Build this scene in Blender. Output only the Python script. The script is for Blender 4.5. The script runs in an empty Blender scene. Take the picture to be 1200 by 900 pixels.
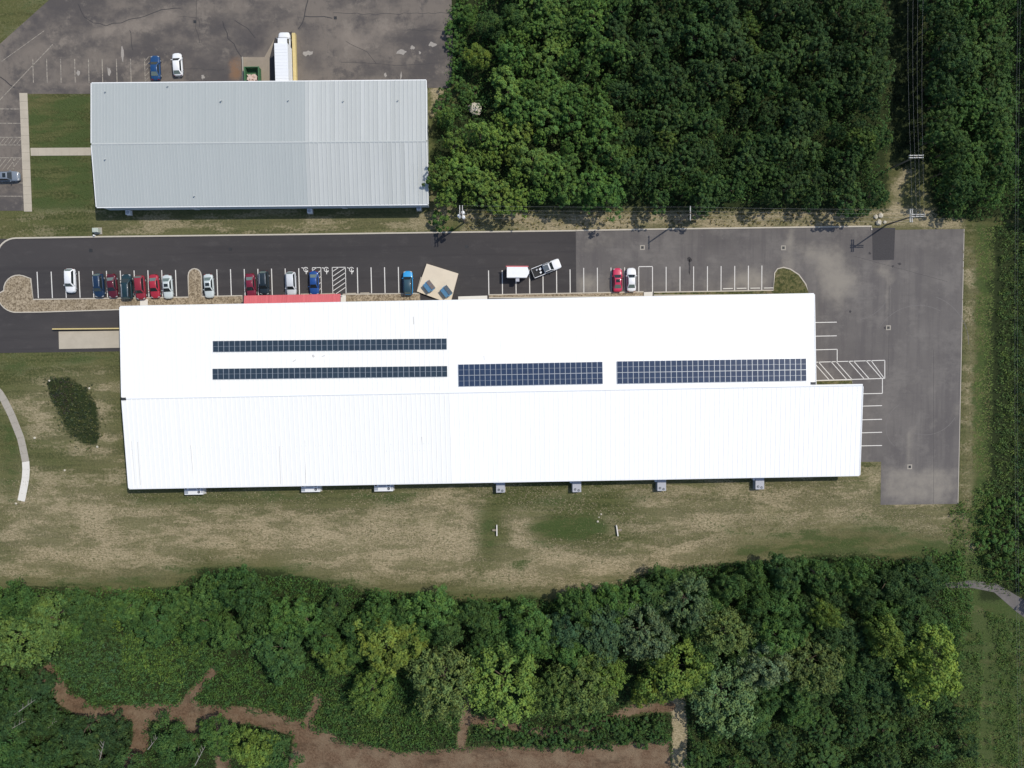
import bpy, bmesh, math, random
import numpy as np
from mathutils import Vector
rnd = random.Random(11)
rng = np.random.default_rng(11)
sc = bpy.context.scene
C = sc.collection
R = math.radians

# ------------------------------------------------------------------ camera, sky, sun, exposure
CAM_H, FPX = 140.0, 828.0
PITCH, YAW = R(-3.2), R(-0.75)
cd = bpy.data.cameras.new('camera'); cam = bpy.data.objects.new('camera', cd); C.objects.link(cam)
cam.location = (0, 0, CAM_H); cam.rotation_euler = (PITCH, 0, YAW)
cd.sensor_fit = 'HORIZONTAL'; cd.sensor_width = 36.0; cd.lens = 36.0*FPX/1200.0
cd.clip_start = 1.0; cd.clip_end = 9000.0
sc.camera = cam
SUN_EL, SUN_DIR = R(54), math.atan2(0.56, 0.83)
w = bpy.data.worlds.new('World'); sc.world = w; w.use_nodes = True
nt = w.node_tree
sky = nt.nodes.new('ShaderNodeTexSky'); sky.sky_type = 'NISHITA'; sky.sun_disc = False
sky.sun_elevation = SUN_EL; sky.sun_rotation = math.pi/2 - SUN_DIR
nt.links.new(sky.outputs[0], nt.nodes['Background'].inputs[0])
nt.nodes['Background'].inputs[1].default_value = 0.14
sd = bpy.data.lights.new('sun', 'SUN'); sun = bpy.data.objects.new('sun', sd); C.objects.link(sun)
sd.energy = 3.45; sd.angle = R(0.5); sd.color = (1.0, 0.94, 0.835)
sv = Vector((math.cos(SUN_EL)*math.cos(SUN_DIR), math.cos(SUN_EL)*math.sin(SUN_DIR), math.sin(SUN_EL)))
sun.rotation_euler = sv.to_track_quat('Z', 'Y').to_euler(); sun.location = sv*300
sc.view_settings.view_transform = 'Standard'; sc.view_settings.look = 'None'
sc.view_settings.exposure = 0.0; sc.view_settings.gamma = 1.0
sc.render.engine = 'CYCLES'

# ------------------------------------------------------------------ plan survey: photo pixel -> place on the ground at height z
def _rot():
    c, s = math.cos(PITCH), math.sin(PITCH); rx = np.array([[1,0,0],[0,c,-s],[0,s,c]])
    c, s = math.cos(YAW), math.sin(YAW); rz = np.array([[c,-s,0],[s,c,0],[0,0,1]])
    return rz @ rx
RM = _rot()
def P(px, py, z=0.0):
    d = RM @ np.array([(px-600)/FPX, -(py-450)/FPX, -1.0])
    t = (z-CAM_H)/d[2]
    return (float(d[0]*t), float(d[1]*t))
def PL(pts, z=0.0): return [P(x, y, z) for x, y in pts]

# ------------------------------------------------------------------ helpers
def prop(o, label=None, cat=None, group=None, kind=None):
    if label: o['label'] = label
    if cat: o['category'] = cat
    if group: o['group'] = group
    if kind: o['kind'] = kind
    return o
def empty(name, loc=(0,0,0), rz=0.0, label=None, cat=None, group=None):
    o = bpy.data.objects.new(name, None); C.objects.link(o)
    o.location = loc; o.rotation_euler = (0, 0, rz); o.empty_display_size = 0.5
    return prop(o, label, cat, group)
def link(name, me, parent=None, loc=None, rz=None, color=None):
    o = bpy.data.objects.new(name, me); C.objects.link(o)
    if parent: o.parent = parent
    if loc is not None: o.location = loc
    if rz is not None: o.rotation_euler = (0, 0, rz)
    if color is not None: o.color = (*color, 1.0)
    return o
class MB:
    """collects faces, then becomes one mesh"""
    def __init__(s): s.v = []; s.f = []; s.m = []; s.t = []
    def face(s, pts, mi=0, tint=0.5):
        n = len(s.v); s.v += [tuple(p) for p in pts]; s.f.append(tuple(range(n, n+len(pts)))); s.m.append(mi); s.t.append(tint)
    def hexa(s, b, t, mi=0):
        n = len(s.v); s.v += [tuple(p) for p in b] + [tuple(p) for p in t]; k = len(b)
        s.f.append(tuple(n+i for i in reversed(range(k)))); s.f.append(tuple(n+k+i for i in range(k)))
        for i in range(k):
            j = (i+1) % k; s.f.append((n+i, n+j, n+k+j, n+k+i))
        s.m += [mi]*(k+2); s.t += [0.5]*(k+2)
        return s
    def box(s, x0, x1, y0, y1, z0, z1, mi=0):
        return s.hexa([(x0,y0,z0),(x1,y0,z0),(x1,y1,z0),(x0,y1,z0)], [(x0,y0,z1),(x1,y0,z1),(x1,y1,z1),(x0,y1,z1)], mi)
    def obox(s, cx, cy, ang, lx, ly, z0, z1, mi=0):
        c, sn = math.cos(ang), math.sin(ang)
        q = [(cx+c*a-sn*b, cy+sn*a+c*b) for a, b in ((-lx/2,-ly/2),(lx/2,-ly/2),(lx/2,ly/2),(-lx/2,ly/2))]
        return s.hexa([(x,y,z0) for x,y in q], [(x,y,z1) for x,y in q], mi)
    def prism(s, poly, z0, z1, mi=0):
        return s.hexa([(x,y,z0) for x,y in poly], [(x,y,z1) for x,y in poly], mi)
    def tube(s, a, b, ra, rb, n=8, mi=0):
        a, b = Vector(a), Vector(b); d = (b-a).normalized()
        u = d.orthogonal().normalized(); v = d.cross(u)
        ring = lambda p, r: [tuple(p + (u*math.cos(2*math.pi*i/n)+v*math.sin(2*math.pi*i/n))*r) for i in range(n)]
        return s.hexa(ring(a, ra), ring(b, rb), mi)
    def mesh(s, name, mats, smooth=False):
        me = bpy.data.meshes.new(name); me.from_pydata(s.v, [], s.f)
        for m in (mats if isinstance(mats, (list, tuple)) else [mats]): me.materials.append(m)
        me.polygons.foreach_set('material_index', s.m)
        a = me.attributes.new('tint', 'FLOAT', 'FACE'); a.data.foreach_set('value', s.t)
        if smooth: me.polygons.foreach_set('use_smooth', [True]*len(s.f))
        me.update(); return me
    def build(s, name, mats, parent=None, loc=None, rz=None, color=None, smooth=False):
        return link(name, s.mesh(name, mats, smooth), parent, loc, rz, color)

# ------------------------------------------------------------------ materials
class NT:
    def __init__(s, name):
        s.m = bpy.data.materials.new(name); s.m.use_nodes = True; s.t = s.m.node_tree; s.n = s.t.nodes
        s.b = s.n['Principled BSDF']; s.out = s.n['Material Output']
        g = s.n.new('ShaderNodeNewGeometry'); s.pos = g.outputs['Position']
    def l(s, a, b): s.t.links.new(a, b)
    def inp(s, sock, v):
        if isinstance(v, bpy.types.NodeSocket): s.l(v, sock)
        elif isinstance(v, (tuple, list)) and len(v) == 3 and sock.type == 'RGBA': sock.default_value = (*v, 1)
        else: sock.default_value = v
    def noise(s, scale, detail=4, rough=0.55, stretch=None, off=(0,0,0), rot=0.0):
        mp = s.n.new('ShaderNodeMapping'); s.l(s.pos, mp.inputs[0]); mp.inputs['Location'].default_value = off
        if stretch: mp.inputs['Scale'].default_value = stretch
        mp.inputs['Rotation'].default_value = (0, 0, rot)
        x = s.n.new('ShaderNodeTexNoise'); s.l(mp.outputs[0], x.inputs['Vector'])
        x.inputs['Scale'].default_value = scale; x.inputs['Detail'].default_value = detail; x.inputs['Roughness'].default_value = rough
        return x.outputs['Fac']
    def voro(s, scale, feature='F1', off=(0,0,0)):
        mp = s.n.new('ShaderNodeMapping'); s.l(s.pos, mp.inputs[0]); mp.inputs['Location'].default_value = off
        x = s.n.new('ShaderNodeTexVoronoi'); x.feature = feature; s.l(mp.outputs[0], x.inputs['Vector']); x.inputs['Scale'].default_value = scale
        return x
    def step(s, v, lo, hi):
        x = s.n.new('ShaderNodeMapRange'); x.interpolation_type = 'SMOOTHSTEP'
        s.inp(x.inputs[0], v); x.inputs[1].default_value = lo; x.inputs[2].default_value = hi; return x.outputs[0]
    def math(s, op, a, b=0.0):
        x = s.n.new('ShaderNodeMath'); x.operation = op; s.inp(x.inputs[0], a); s.inp(x.inputs[1], b); return x.outputs[0]
    def mix(s, f, a, b, mode='MIX'):
        x = s.n.new('ShaderNodeMix'); x.data_type = 'RGBA'; x.blend_type = mode
        s.inp(x.inputs[0], f); s.inp(x.inputs[6], a); s.inp(x.inputs[7], b); return x.outputs[2]
    def attr(s, name, out='Fac'):
        x = s.n.new('ShaderNodeAttribute'); x.attribute_name = name; return x.outputs[out]
    def objcol(s):
        x = s.n.new('ShaderNodeObjectInfo'); return x.outputs['Color'], x.outputs['Random']
    def bump(s, h, strength=0.5, dist=0.05):
        x = s.n.new('ShaderNodeBump'); x.inputs['Strength'].default_value = strength; x.inputs['Distance'].default_value = dist
        s.l(h, x.inputs['Height']); s.l(x.outputs[0], s.b.inputs['Normal'])
    def done(s, col, rough=0.8, metal=0.0, spec=0.3, coat=0.0):
        s.inp(s.b.inputs['Base Color'], col); s.inp(s.b.inputs['Roughness'], rough)
        s.b.inputs['Metallic'].default_value = metal; s.b.inputs['Specular IOR Level'].default_value = spec
        s.b.inputs['Coat Weight'].default_value = coat; s.b.inputs['Coat Roughness'].default_value = 0.08
        return s.m
def plain(name, col, rough=0.6, metal=0.0, var=0.15, scale=3.0, spec=0.4):
    n = NT(name); f = n.noise(scale, 5)
    return n.done(n.mix(f, tuple(c*(1-var) for c in col), tuple(min(1, c*(1+var)) for c in col)), rough, metal, spec)
M = {}
# ground: worn lawn, dried patches, lush grass, bare soil, wood floor with tree shade in its colour; each patch keeps its own outline
n = NT('ground_mat')
big = n.noise(0.045, 4, 0.6); mid = n.noise(0.22, 7, 0.68); fine = n.noise(2.2, 5, 0.7); tiny = n.noise(6.5, 4, 0.75)
mow = n.noise(0.9, 3, 0.6, stretch=(0.05, 1, 1)); straw = n.noise(3.0, 4, 0.75, stretch=(0.5, 1.3, 1), rot=0.4)
lawn = n.mix(n.step(mow, 0.42, 0.58), (0.055, 0.068, 0.024), (0.100, 0.112, 0.042))
lawn = n.mix(n.math('MULTIPLY', n.step(tiny, 0.42, 0.62), 0.55), lawn, (0.045, 0.056, 0.018))
lawn = n.mix(n.math('MULTIPLY', n.step(fine, 0.44, 0.62), 0.8), lawn, (0.125, 0.124, 0.052))
lawn = n.mix(n.math('MULTIPLY', n.step(big, 0.45, 0.7), 0.6), lawn, (0.13, 0.12, 0.052))
dryc = n.mix(n.step(straw, 0.33, 0.68), (0.225, 0.190, 0.110), (0.445, 0.368, 0.240))
dryc = n.mix(n.math('MULTIPLY', n.step(mid, 0.48, 0.70), 0.6), dryc, n.mix(fine, (0.105, 0.110, 0.044), (0.205, 0.185, 0.092)))
dryc = n.mix(n.math('MULTIPLY', n.step(fine, 0.52, 0.66), 0.5), dryc, (0.115, 0.105, 0.052))
dryc = n.mix(n.math('MULTIPLY', n.step(tiny, 0.54, 0.68), 0.4), dryc, (0.44, 0.37, 0.25))
strk = n.noise(0.30, 7, 0.66, stretch=(0.30, 1.0, 1), rot=-0.06, off=(5, 2, 0)); midc = n.step(strk, 0.36, 0.64); finec = n.step(fine, 0.32, 0.68)
def masked(name, lo=0.30, hi=0.70, a=0.55, b=0.45):
    v = n.math('ADD', n.attr(name), n.math('MULTIPLY', n.math('SUBTRACT', midc, 0.5), a))
    v = n.math('ADD', v, n.math('MULTIPLY', n.math('SUBTRACT', finec, 0.5), b))
    return n.step(v, lo, hi)
col = n.mix(n.math('MAXIMUM', masked('dry', 0.0, 1.05, 1.0, 0.55), n.math('MULTIPLY', n.attr('dry'), 0.5)), lawn, dryc)
lush = n.mix(fine, (0.034, 0.060, 0.018), (0.075, 0.105, 0.032))
col = n.mix(n.math('MULTIPLY', masked('lush', 0.30, 0.80, 0.8, 0.35), 0.9), col, lush)
soil = n.mix(n.step(fine, 0.3, 0.7), (0.100, 0.062, 0.038), (0.185, 0.124, 0.080))
soil = n.mix(n.math('MULTIPLY', n.step(strk, 0.5, 0.62), 0.7), soil, (0.078, 0.052, 0.034))
soil = n.mix(n.step(mid, 0.42, 0.64), soil, n.mix(tiny, (0.130, 0.090, 0.058), (0.27, 0.200, 0.132)))
col = n.mix(masked('soil', 0.35, 0.60, 0.40, 0.35), col, soil)
wood = n.mix(fine, (0.016, 0.024, 0.009), (0.040, 0.054, 0.020))  # floor tone lowered so it holds the corridor's tree shade
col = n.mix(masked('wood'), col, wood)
n.bump(n.math('ADD', n.math('MULTIPLY', fine, 1.0), n.math('MULTIPLY', tiny, 0.7)), 0.9, 0.2)
M['ground'] = n.done(col, 0.95, spec=0.1)
# fresh asphalt
n = NT('fresh_asphalt'); a = n.noise(0.08, 4, 0.6, stretch=(0.35, 1, 1)); b = n.noise(9, 3, 0.7)
c = n.mix(n.step(a, 0.35, 0.7), (0.040, 0.037, 0.038), (0.053, 0.048, 0.048)); c = n.mix(n.math('MULTIPLY', b, 0.35), c, (0.075, 0.070, 0.068))
c = n.mix(n.math('MULTIPLY', n.step(n.noise(0.5, 6, 0.72, stretch=(0.5, 1, 1)), 0.5, 0.7), 0.5), c, (0.075, 0.069, 0.067))
c = n.mix(n.math('MULTIPLY', n.step(n.noise(0.7, 4, 0.6, stretch=(0.04, 1, 1)), 0.5, 0.62), 0.35), c, (0.035, 0.032, 0.034))
c = n.mix(n.math('MULTIPLY', n.step(n.noise(2.2, 5, 0.8), 0.62, 0.72), 0.35), c, (0.11, 0.10, 0.095))
n.bump(b, 0.25, 0.02); M['asphalt_new'] = n.done(c, 0.85, spec=0.25)
# older grey asphalt with pale silt and tyre sweeps
n = NT('grey_asphalt'); a = n.noise(0.07, 5, 0.62); b = n.noise(8, 3, 0.7); st = n.noise(0.5, 4, 0.6, stretch=(1, 0.06, 1)); d = n.noise(0.3, 5, 0.7, off=(31, 7, 0))
c = n.mix(n.step(a, 0.32, 0.68), (0.105, 0.096, 0.092), (0.145, 0.133, 0.124))
c = n.mix(n.math('MULTIPLY', n.step(st, 0.45, 0.62), 0.55), c, (0.085, 0.077, 0.078))
c = n.mix(n.math('MULTIPLY', n.step(n.noise(0.16, 7, 0.7, off=(3, 17, 0)), 0.48, 0.64), 0.6), c, (0.180, 0.166, 0.152))
c = n.mix(n.math('MULTIPLY', n.step(n.noise(0.9, 6, 0.75, stretch=(0.25, 1, 1)), 0.5, 0.66), 0.35), c, (0.095, 0.088, 0.086))
c = n.mix(n.math('MULTIPLY', n.step(n.noise(1.4, 6, 0.75), 0.58, 0.7), 0.5), c, (0.19, 0.176, 0.160))
silt = n.math('ADD', n.attr('silt'), n.math('MULTIPLY', n.math('SUBTRACT', d, 0.5), 0.9))
c = n.mix(n.math('MULTIPLY', n.step(silt, 0.25, 0.9), 0.9), c, (0.270, 0.245, 0.205))
dk = n.math('ADD', n.attr('dark'), n.math('MULTIPLY', n.math('SUBTRACT', d, 0.5), 0.6))
c = n.mix(n.math('MULTIPLY', n.step(dk, 0.3, 1.0), 0.7), c, (0.060, 0.055, 0.056))
c = n.mix(n.math('MULTIPLY', b, 0.3), c, (0.165, 0.152, 0.145))
n.bump(b, 0.25, 0.02); M['asphalt_grey'] = n.done(c, 0.9, spec=0.2)
# weathered brownish asphalt
n = NT('weathered_asphalt'); a = n.noise(0.06, 6, 0.66, stretch=(0.7, 1, 1)); d = n.noise(0.28, 6, 0.72); b = n.noise(7, 3, 0.7)
c = n.mix(n.step(a, 0.42, 0.57), (0.074, 0.067, 0.065), (0.168, 0.144, 0.122))
c = n.mix(n.math('MULTIPLY', n.step(d, 0.52, 0.64), 0.6), c, (0.215, 0.186, 0.155))
c = n.mix(n.math('MULTIPLY', n.step(n.noise(1.3, 5, 0.7, stretch=(1, 0.35, 1)), 0.5, 0.68), 0.4), c, (0.10, 0.086, 0.076))
c = n.mix(n.math('MULTIPLY', n.step(n.noise(0.19, 6, 0.7, off=(9, 40, 0)), 0.52, 0.66), 0.75), c, (0.062, 0.057, 0.058))
silt = n.math('ADD', n.attr('silt'), n.math('MULTIPLY', n.math('SUBTRACT', d, 0.5), 1.0))
c = n.mix(n.math('MULTIPLY', n.step(silt, 0.35, 1.0), 0.85), c, (0.245, 0.208, 0.172))
dk = n.math('ADD', n.attr('dark'), n.math('MULTIPLY', n.math('SUBTRACT', d, 0.5), 0.9))
c = n.mix(n.math('MULTIPLY', n.step(dk, 0.35, 1.0), 0.8), c, (0.060, 0.055, 0.057))
c = n.mix(n.math('MULTIPLY', n.step(n.attr('rust'), 0.2, 1.0), n.step(d, 0.35, 0.6)), c, (0.20, 0.115, 0.065))
c = n.mix(n.math('MULTIPLY', b, 0.3), c, (0.14, 0.125, 0.115))
n.bump(b, 0.3, 0.02); M['asphalt_old'] = n.done(c, 0.9, spec=0.2)
M['patch'] = plain('tar_patch', (0.045, 0.042, 0.044), 0.85, var=0.35, scale=4)
M['tar'] = plain('crack_seal', (0.034, 0.032, 0.033), 0.6)
def paint(name, colr, wear):
    n = NT(name); f = n.step(n.noise(2.5, 6, 0.75), wear-0.15, wear+0.15)
    return n.done(n.mix(f, (0.12, 0.11, 0.105), colr), 0.7)
M['paint'] = paint('white_line_paint', (0.66, 0.64, 0.60), 0.30)
M['paint_old'] = paint('faded_line_paint', (0.36, 0.32, 0.26), 0.47)
def concrete(name, col, k=0.2):
    n = NT(name); a = n.noise(0.5, 5, 0.65); b = n.noise(6, 4, 0.7)
    c = n.mix(a, tuple(x*(1-k) for x in col), tuple(x*(1+k) for x in col)); c = n.mix(n.math('MULTIPLY', b, 0.25), c, tuple(x*0.6 for x in col))
    n.bump(b, 0.15, 0.02); return n.done(c, 0.85, spec=0.25)
M['concrete'] = concrete('concrete', (0.44, 0.39, 0.31)); M['kerb'] = concrete('kerb_concrete', (0.50, 0.455, 0.38))
M['pad'] = concrete('beige_concrete', (0.66, 0.57, 0.44), 0.12); M['new_conc'] = concrete('new_concrete', (0.68, 0.65, 0.59), 0.08)
M['apron'] = concrete('stained_concrete', (0.29, 0.245, 0.19), 0.3)
M['conc_grey'] = concrete('grey_concrete', (0.36, 0.33, 0.28))
n = NT('gravel_mulch'); v = n.voro(3.2); b = n.noise(5, 4, 0.7); p = n.noise(0.5, 4)
c = n.mix(n.step(n.math('ADD', n.math('MULTIPLY', b, 0.5), n.math('MULTIPLY', n.noise(2.0, 4, 0.8), 0.5)), 0.40, 0.60), (0.125, 0.095, 0.060), (0.42, 0.345, 0.245)); c = n.mix(n.math('MULTIPLY', n.step(p, 0.5, 0.7), 0.5), c, (0.20, 0.155, 0.095))
n.bump(v.outputs['Distance'], 0.6, 0.06); M['gravel'] = n.done(c, 0.95, spec=0.1)
n = NT('mottled_bed_grass'); f = n.noise(1.6, 5, 0.75); g_ = n.noise(0.5, 5, 0.7)
c = n.mix(n.step(f, 0.4, 0.62), (0.045, 0.055, 0.020), (0.135, 0.125, 0.055)); c = n.mix(n.math('MULTIPLY', n.step(g_, 0.52, 0.66), 0.8), c, n.mix(f, (0.10, 0.075, 0.045), (0.27, 0.225, 0.135)))
n.bump(f, 0.8, 0.12); M['bed_grass'] = n.done(c, 0.95, spec=0.1)
# metal roofs
def roofmat(name, c0, c1, rough):
    n = NT(name); t = n.attr('tint'); s1 = n.noise(0.8, 4, 0.6, stretch=(1, 0.08, 1)); s2 = n.noise(0.12, 5, 0.6)
    c = n.mix(t, c0, c1); c = n.mix(n.math('MULTIPLY', n.step(s1, 0.5, 0.75), 0.35), c, c0); c = n.mix(n.math('MULTIPLY', n.step(s2, 0.45, 0.7), 0.3), c, c0)
    return n.done(c, rough, 0.0, 0.4)
M['roof_white'] = roofmat('white_roof_metal', (0.83, 0.83, 0.825), (0.875, 0.875, 0.865), 0.45)
M['roof_cream'] = roofmat('aged_white_roof_metal', (0.80, 0.80, 0.77), (0.83, 0.825, 0.795), 0.5)
M['roof_grey'] = roofmat('aged_grey_roof_metal', (0.355, 0.385, 0.383), (0.390, 0.418, 0.414), 0.5)
M['roof_silver'] = roofmat('silver_roof_metal', (0.41, 0.43, 0.42), (0.49, 0.51, 0.50), 0.4)
M['roof_red'] = roofmat('red_canopy_metal', (0.50, 0.105, 0.115), (0.62, 0.15, 0.16), 0.5)
M['trim_white'] = plain('white_trim', (0.78, 0.79, 0.79), 0.5, var=0.04)
M['wall_blue'] = plain('blue_grey_siding', (0.60, 0.64, 0.66), 0.5, var=0.06)
M['wall_tan'] = plain('tan_siding', (0.45, 0.41, 0.34), 0.6, var=0.06)
M['white_metal'] = plain('white_metal', (0.74, 0.75, 0.76), 0.45, var=0.05)
M['grey_metal'] = plain('grey_metal', (0.40, 0.41, 0.45), 0.5, var=0.08)
M['dark_metal'] = plain('dark_metal', (0.035, 0.037, 0.04), 0.5)
M['black'] = plain('black_rubber', (0.018, 0.018, 0.019), 0.75)
M['alu'] = plain('aluminium', (0.50, 0.53, 0.56), 0.4, 0.5, var=0.05)
M['wire'] = plain('aluminium_wire', (0.33, 0.34, 0.34), 0.5, 0.0)
M['pole'] = plain('weathered_pole_wood', (0.155, 0.125, 0.095), 0.85, var=0.3)
M['arm'] = plain('bleached_crossarm_wood', (0.46, 0.45, 0.42), 0.8, var=0.15)
M['porcelain'] = plain('pale_porcelain', (0.62, 0.63, 0.62), 0.3)
M['yellow'] = plain('tan_yellow_paint', (0.55, 0.44, 0.20), 0.7, var=0.15)
M['green_steel'] = plain('green_steel', (0.05, 0.135, 0.06), 0.7, var=0.25)
M['blue_steel'] = plain('blue_steel', (0.13, 0.30, 0.47), 0.55, var=0.15)
M['lid'] = plain('grey_brown_lid', (0.155, 0.125, 0.115), 0.7, var=0.15)
M['lid2'] = plain('slate_lid', (0.075, 0.095, 0.115), 0.6, var=0.15)
M['litter'] = plain('litter', (0.55, 0.42, 0.36), 0.9, var=0.5, scale=6)
M['rock'] = plain('pale_rock', (0.50, 0.46, 0.37), 0.9, var=0.3)
M['solar_cell'] = plain('solar_cell', (0.027, 0.044, 0.064), 0.25, var=0.3, scale=1.0, spec=0.5)
M['solar_cell_skytint'] = plain('sky_tinted_solar_cell', (0.024, 0.043, 0.088), 0.25, var=0.3, scale=1.0, spec=0.5)  # same cells, bluer base colour paints in the reflected sky
M['bark'] = plain('bark', (0.11, 0.085, 0.062), 0.95, var=0.3)
M['deadwood'] = plain('dead_grey_wood', (0.30, 0.28, 0.25), 0.95, var=0.2)
n = NT('car_paint'); oc, orr = n.objcol(); M['paint_car'] = n.done(oc, 0.38, 0.0, 0.4, 0.3)
n = NT('car_glass'); M['glass'] = n.done((0.018, 0.024, 0.026), 0.06, 0.0, 0.6)
n = NT('pale_glass'); M['glass_pale'] = n.done((0.13, 0.17, 0.155), 0.08, 0.0, 0.6)
M['lamp_red'] = plain('tail_lamp', (0.16, 0.012, 0.012), 0.2); M['lamp_white'] = plain('head_lamp', (0.45, 0.46, 0.46), 0.2)
# leaves: one shader, each plant brings its own leaf colour
n = NT('foliage'); oc, orr = n.objcol(); t = n.attr('tint'); big = n.noise(0.9, 3)
k = n.math('ADD', n.math('MULTIPLY', t, 1.25), 0.58)
v = n.n.new('ShaderNodeVectorMath'); v.operation = 'SCALE'; n.l(oc, v.inputs[0]); n.l(k, v.inputs['Scale'])
col = n.mix(n.math('MULTIPLY', n.step(t, 0.72, 1.0), 0.35), v.outputs[0], (0.16, 0.19, 0.045))
col = n.mix(n.step(n.noise(0.75, 5, 0.7), 0.38, 0.62), n.mix(1.0, col, (0.84, 1.0, 1.05), 'MULTIPLY'), n.mix(1.0, col, (1.16, 1.08, 0.80), 'MULTIPLY'))
col = n.mix(n.math('MULTIPLY', big, 0.15), col, (0.065, 0.105, 0.030))
n.done(col, 0.75, 0.0, 0.25)
tr = n.n.new('ShaderNodeBsdfTranslucent'); n.l(col, tr.inputs[0]); ms = n.n.new('ShaderNodeMixShader'); ms.inputs[0].default_value = 0.3
n.l(n.b.outputs[0], ms.inputs[1]); n.l(tr.outputs[0], ms.inputs[2]); n.l(ms.outputs[0], n.out.inputs[0])
M['leaf'] = n.m

n = NT('grass_blade'); oc, orr = n.objcol(); t = n.attr('tint'); v = n.n.new('ShaderNodeVectorMath'); v.operation = 'SCALE'; n.l(oc, v.inputs[0]); n.l(n.math('ADD', n.math('MULTIPLY', t, 1.1), 0.5), v.inputs['Scale'])
M['blade'] = n.done(v.outputs[0], 0.85, 0.0, 0.1)
# ------------------------------------------------------------------ painting patch outlines onto sheets
def inside(px, py, poly):
    c = np.zeros(len(px), bool); k = len(poly); j = k-1
    for i in range(k):
        xi, yi = poly[i]; xj, yj = poly[j]
        t = ((yi > py) != (yj > py)) & (px < (xj-xi)*(py-yi)/((yj-yi) if yj != yi else 1e-9)+xi); c ^= t; j = i
    return c
def segdist(px, py, pts, closed):
    d = np.full(len(px), 1e9); k = len(pts)
    for i in range(k if closed else k-1):
        (ax, ay), (bx, by) = pts[i], pts[(i+1) % k]; L2 = (bx-ax)**2+(by-ay)**2+1e-12
        t = np.clip(((px-ax)*(bx-ax)+(py-ay)*(by-ay))/L2, 0, 1)
        d = np.minimum(d, np.hypot(px-ax-t*(bx-ax), py-ay-t*(by-ay)))
    return d
def mask_poly(x, y, poly_px, feather=2.0):
    w_ = PL(poly_px); d = segdist(x, y, w_, True); s = np.where(inside(x, y, w_), d, -d)
    return np.clip(s/(2*feather)+0.5, 0, 1)
def mask_line(x, y, pts_px, width_px, feather=1.0):
    d = segdist(x, y, PL(pts_px), False); return np.clip((width_px*0.17/2-d)/(2*feather)+0.5, 0, 1)
def set_attr(me, name, vals):
    a = me.attributes.new(name, 'FLOAT', 'POINT'); a.data.foreach_set('value', np.asarray(vals, dtype=np.float32))

# ------------------------------------------------------------------ ground sheet
def axis(lo, hi, step):
    inner = list(np.arange(lo, hi+step/2, step)); far = [3000, 1200, 500, 250, 160]
    return [-v for v in far if -v < lo-1] + inner + [v for v in reversed(far) if v > hi+1]
gx, gy = axis(-112, 112, 0.6), axis(-88, 86, 0.6)
X, Y = np.meshgrid(gx, gy); nx, ny = len(gx), len(gy)
gv = np.stack([X.ravel(), Y.ravel(), np.zeros(X.size)], 1)
idx = np.arange(X.size).reshape(ny, nx)
gf = np.stack([idx[:-1,:-1].ravel(), idx[:-1,1:].ravel(), idx[1:,1:].ravel(), idx[1:,:-1].ravel()], 1)
me = bpy.data.meshes.new('ground')
me.vertices.add(len(gv)); me.vertices.foreach_set('co', gv.ravel())
me.loops.add(gf.size); me.loops.foreach_set('vertex_index', gf.ravel().astype(np.int32))
me.polygons.add(len(gf)); me.polygons.foreach_set('loop_start', np.arange(0, gf.size, 4, dtype=np.int32))
me.update(calc_edges=True)
x, y = gv[:,0], gv[:,1]
WOOD_NE = [(545,-40),(530,40),(560,105),(512,128),(504,185),(518,232),(560,246),(1036,246),(1046,150),(1040,-40)]
WOOD_E = [(1076,-40),(1230,-40),(1230,262),(1100,254),(1084,200)]
BELT = [(-40,690),(190,690),(240,668),(330,672),(420,692),(560,704),(640,704),(700,690),(760,668),(860,658),(1000,652),(1110,655),(1120,740),(1125,940),(-40,940)]
dry = np.zeros(len(x)); lush = dry.copy(); soil = dry.copy(); wood_shade_m = dry.copy()
def mx(a, b, k=1.0): return np.maximum(a, b*k)
for poly, k, f in [([(20,545),(150,590),(480,592),(560,575),(560,690),(380,690),(240,650),(200,690),(0,690),(0,600)], 0.70, 4),
                   ([(160,600),(555,600),(550,672),(400,690),(330,668),(200,640)], 0.84, 4),
                   ([(470,575),(560,570),(570,660),(480,680)], 0.80, 3),
                   ([(0,470),(60,440),(130,430),(148,560),(100,540),(50,520)], 0.45, 3),
                   ([(20,590),(60,560),(140,560),(160,640),(60,650)], 0.65, 4),
                   ([(580,640),(760,645),(900,600),(1030,560),(1030,620),(900,650),(700,690),(560,690)], 0.82, 3),
                   ([(590,600),(640,600),(640,640),(600,645)], 0.85, 2),
                   ([(740,575),(1025,562),(1035,600),(880,640),(760,650)], 0.66, 5),
                   ([(1010,560),(1120,595),(1125,640),(1000,640)], 0.55, 4),
                   ([(540,247),(1130,244),(1130,268),(540,272)], 0.75, 0.8),
                   ([(505,95),(520,95),(518,140),(506,135)], 0.9, 0.6), ([(505,225),(525,235),(530,260),(505,268)], 0.6, 1),
                   ([(110,255),(500,248),(520,272),(112,276)], 0.38, 2), ([(1130,480),(1152,480),(1140,620),(1128,620)], 0.5, 1.5),
                   ([(1132,300),(1150,300),(1146,600),(1130,600)], 0.55, 1.0)]:
    dry = mx(dry, mask_poly(x, y, poly, f), k)
dry = mx(dry, mask_line(x, y, [(690,690),(780,668),(860,655),(960,650),(1060,640)], 10, 0.6), 0.8)
dry = mx(dry, mask_line(x, y, [(795,822),(797,915)], 20, 0.5), 1.5)
dry = mx(dry, mask_line(x, y, [(1140,640),(1128,675)], 16, 0.8), 1.3); dry = mx(dry, mask_line(x, y, [(1146,722),(1148,730)], 22, 0.8), 1.3)
for a_, b_ in ((1156,7),(1166,5)): dry = mx(dry, mask_line(x, y, [(a_,735),(a_-3,800),(a_-6,940)], b_, 0.8), 0.6)
dry = mx(dry, mask_line(x, y, [(1062,200),(1050,222),(1050,245)], 9, 0.8), 0.9)
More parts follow.
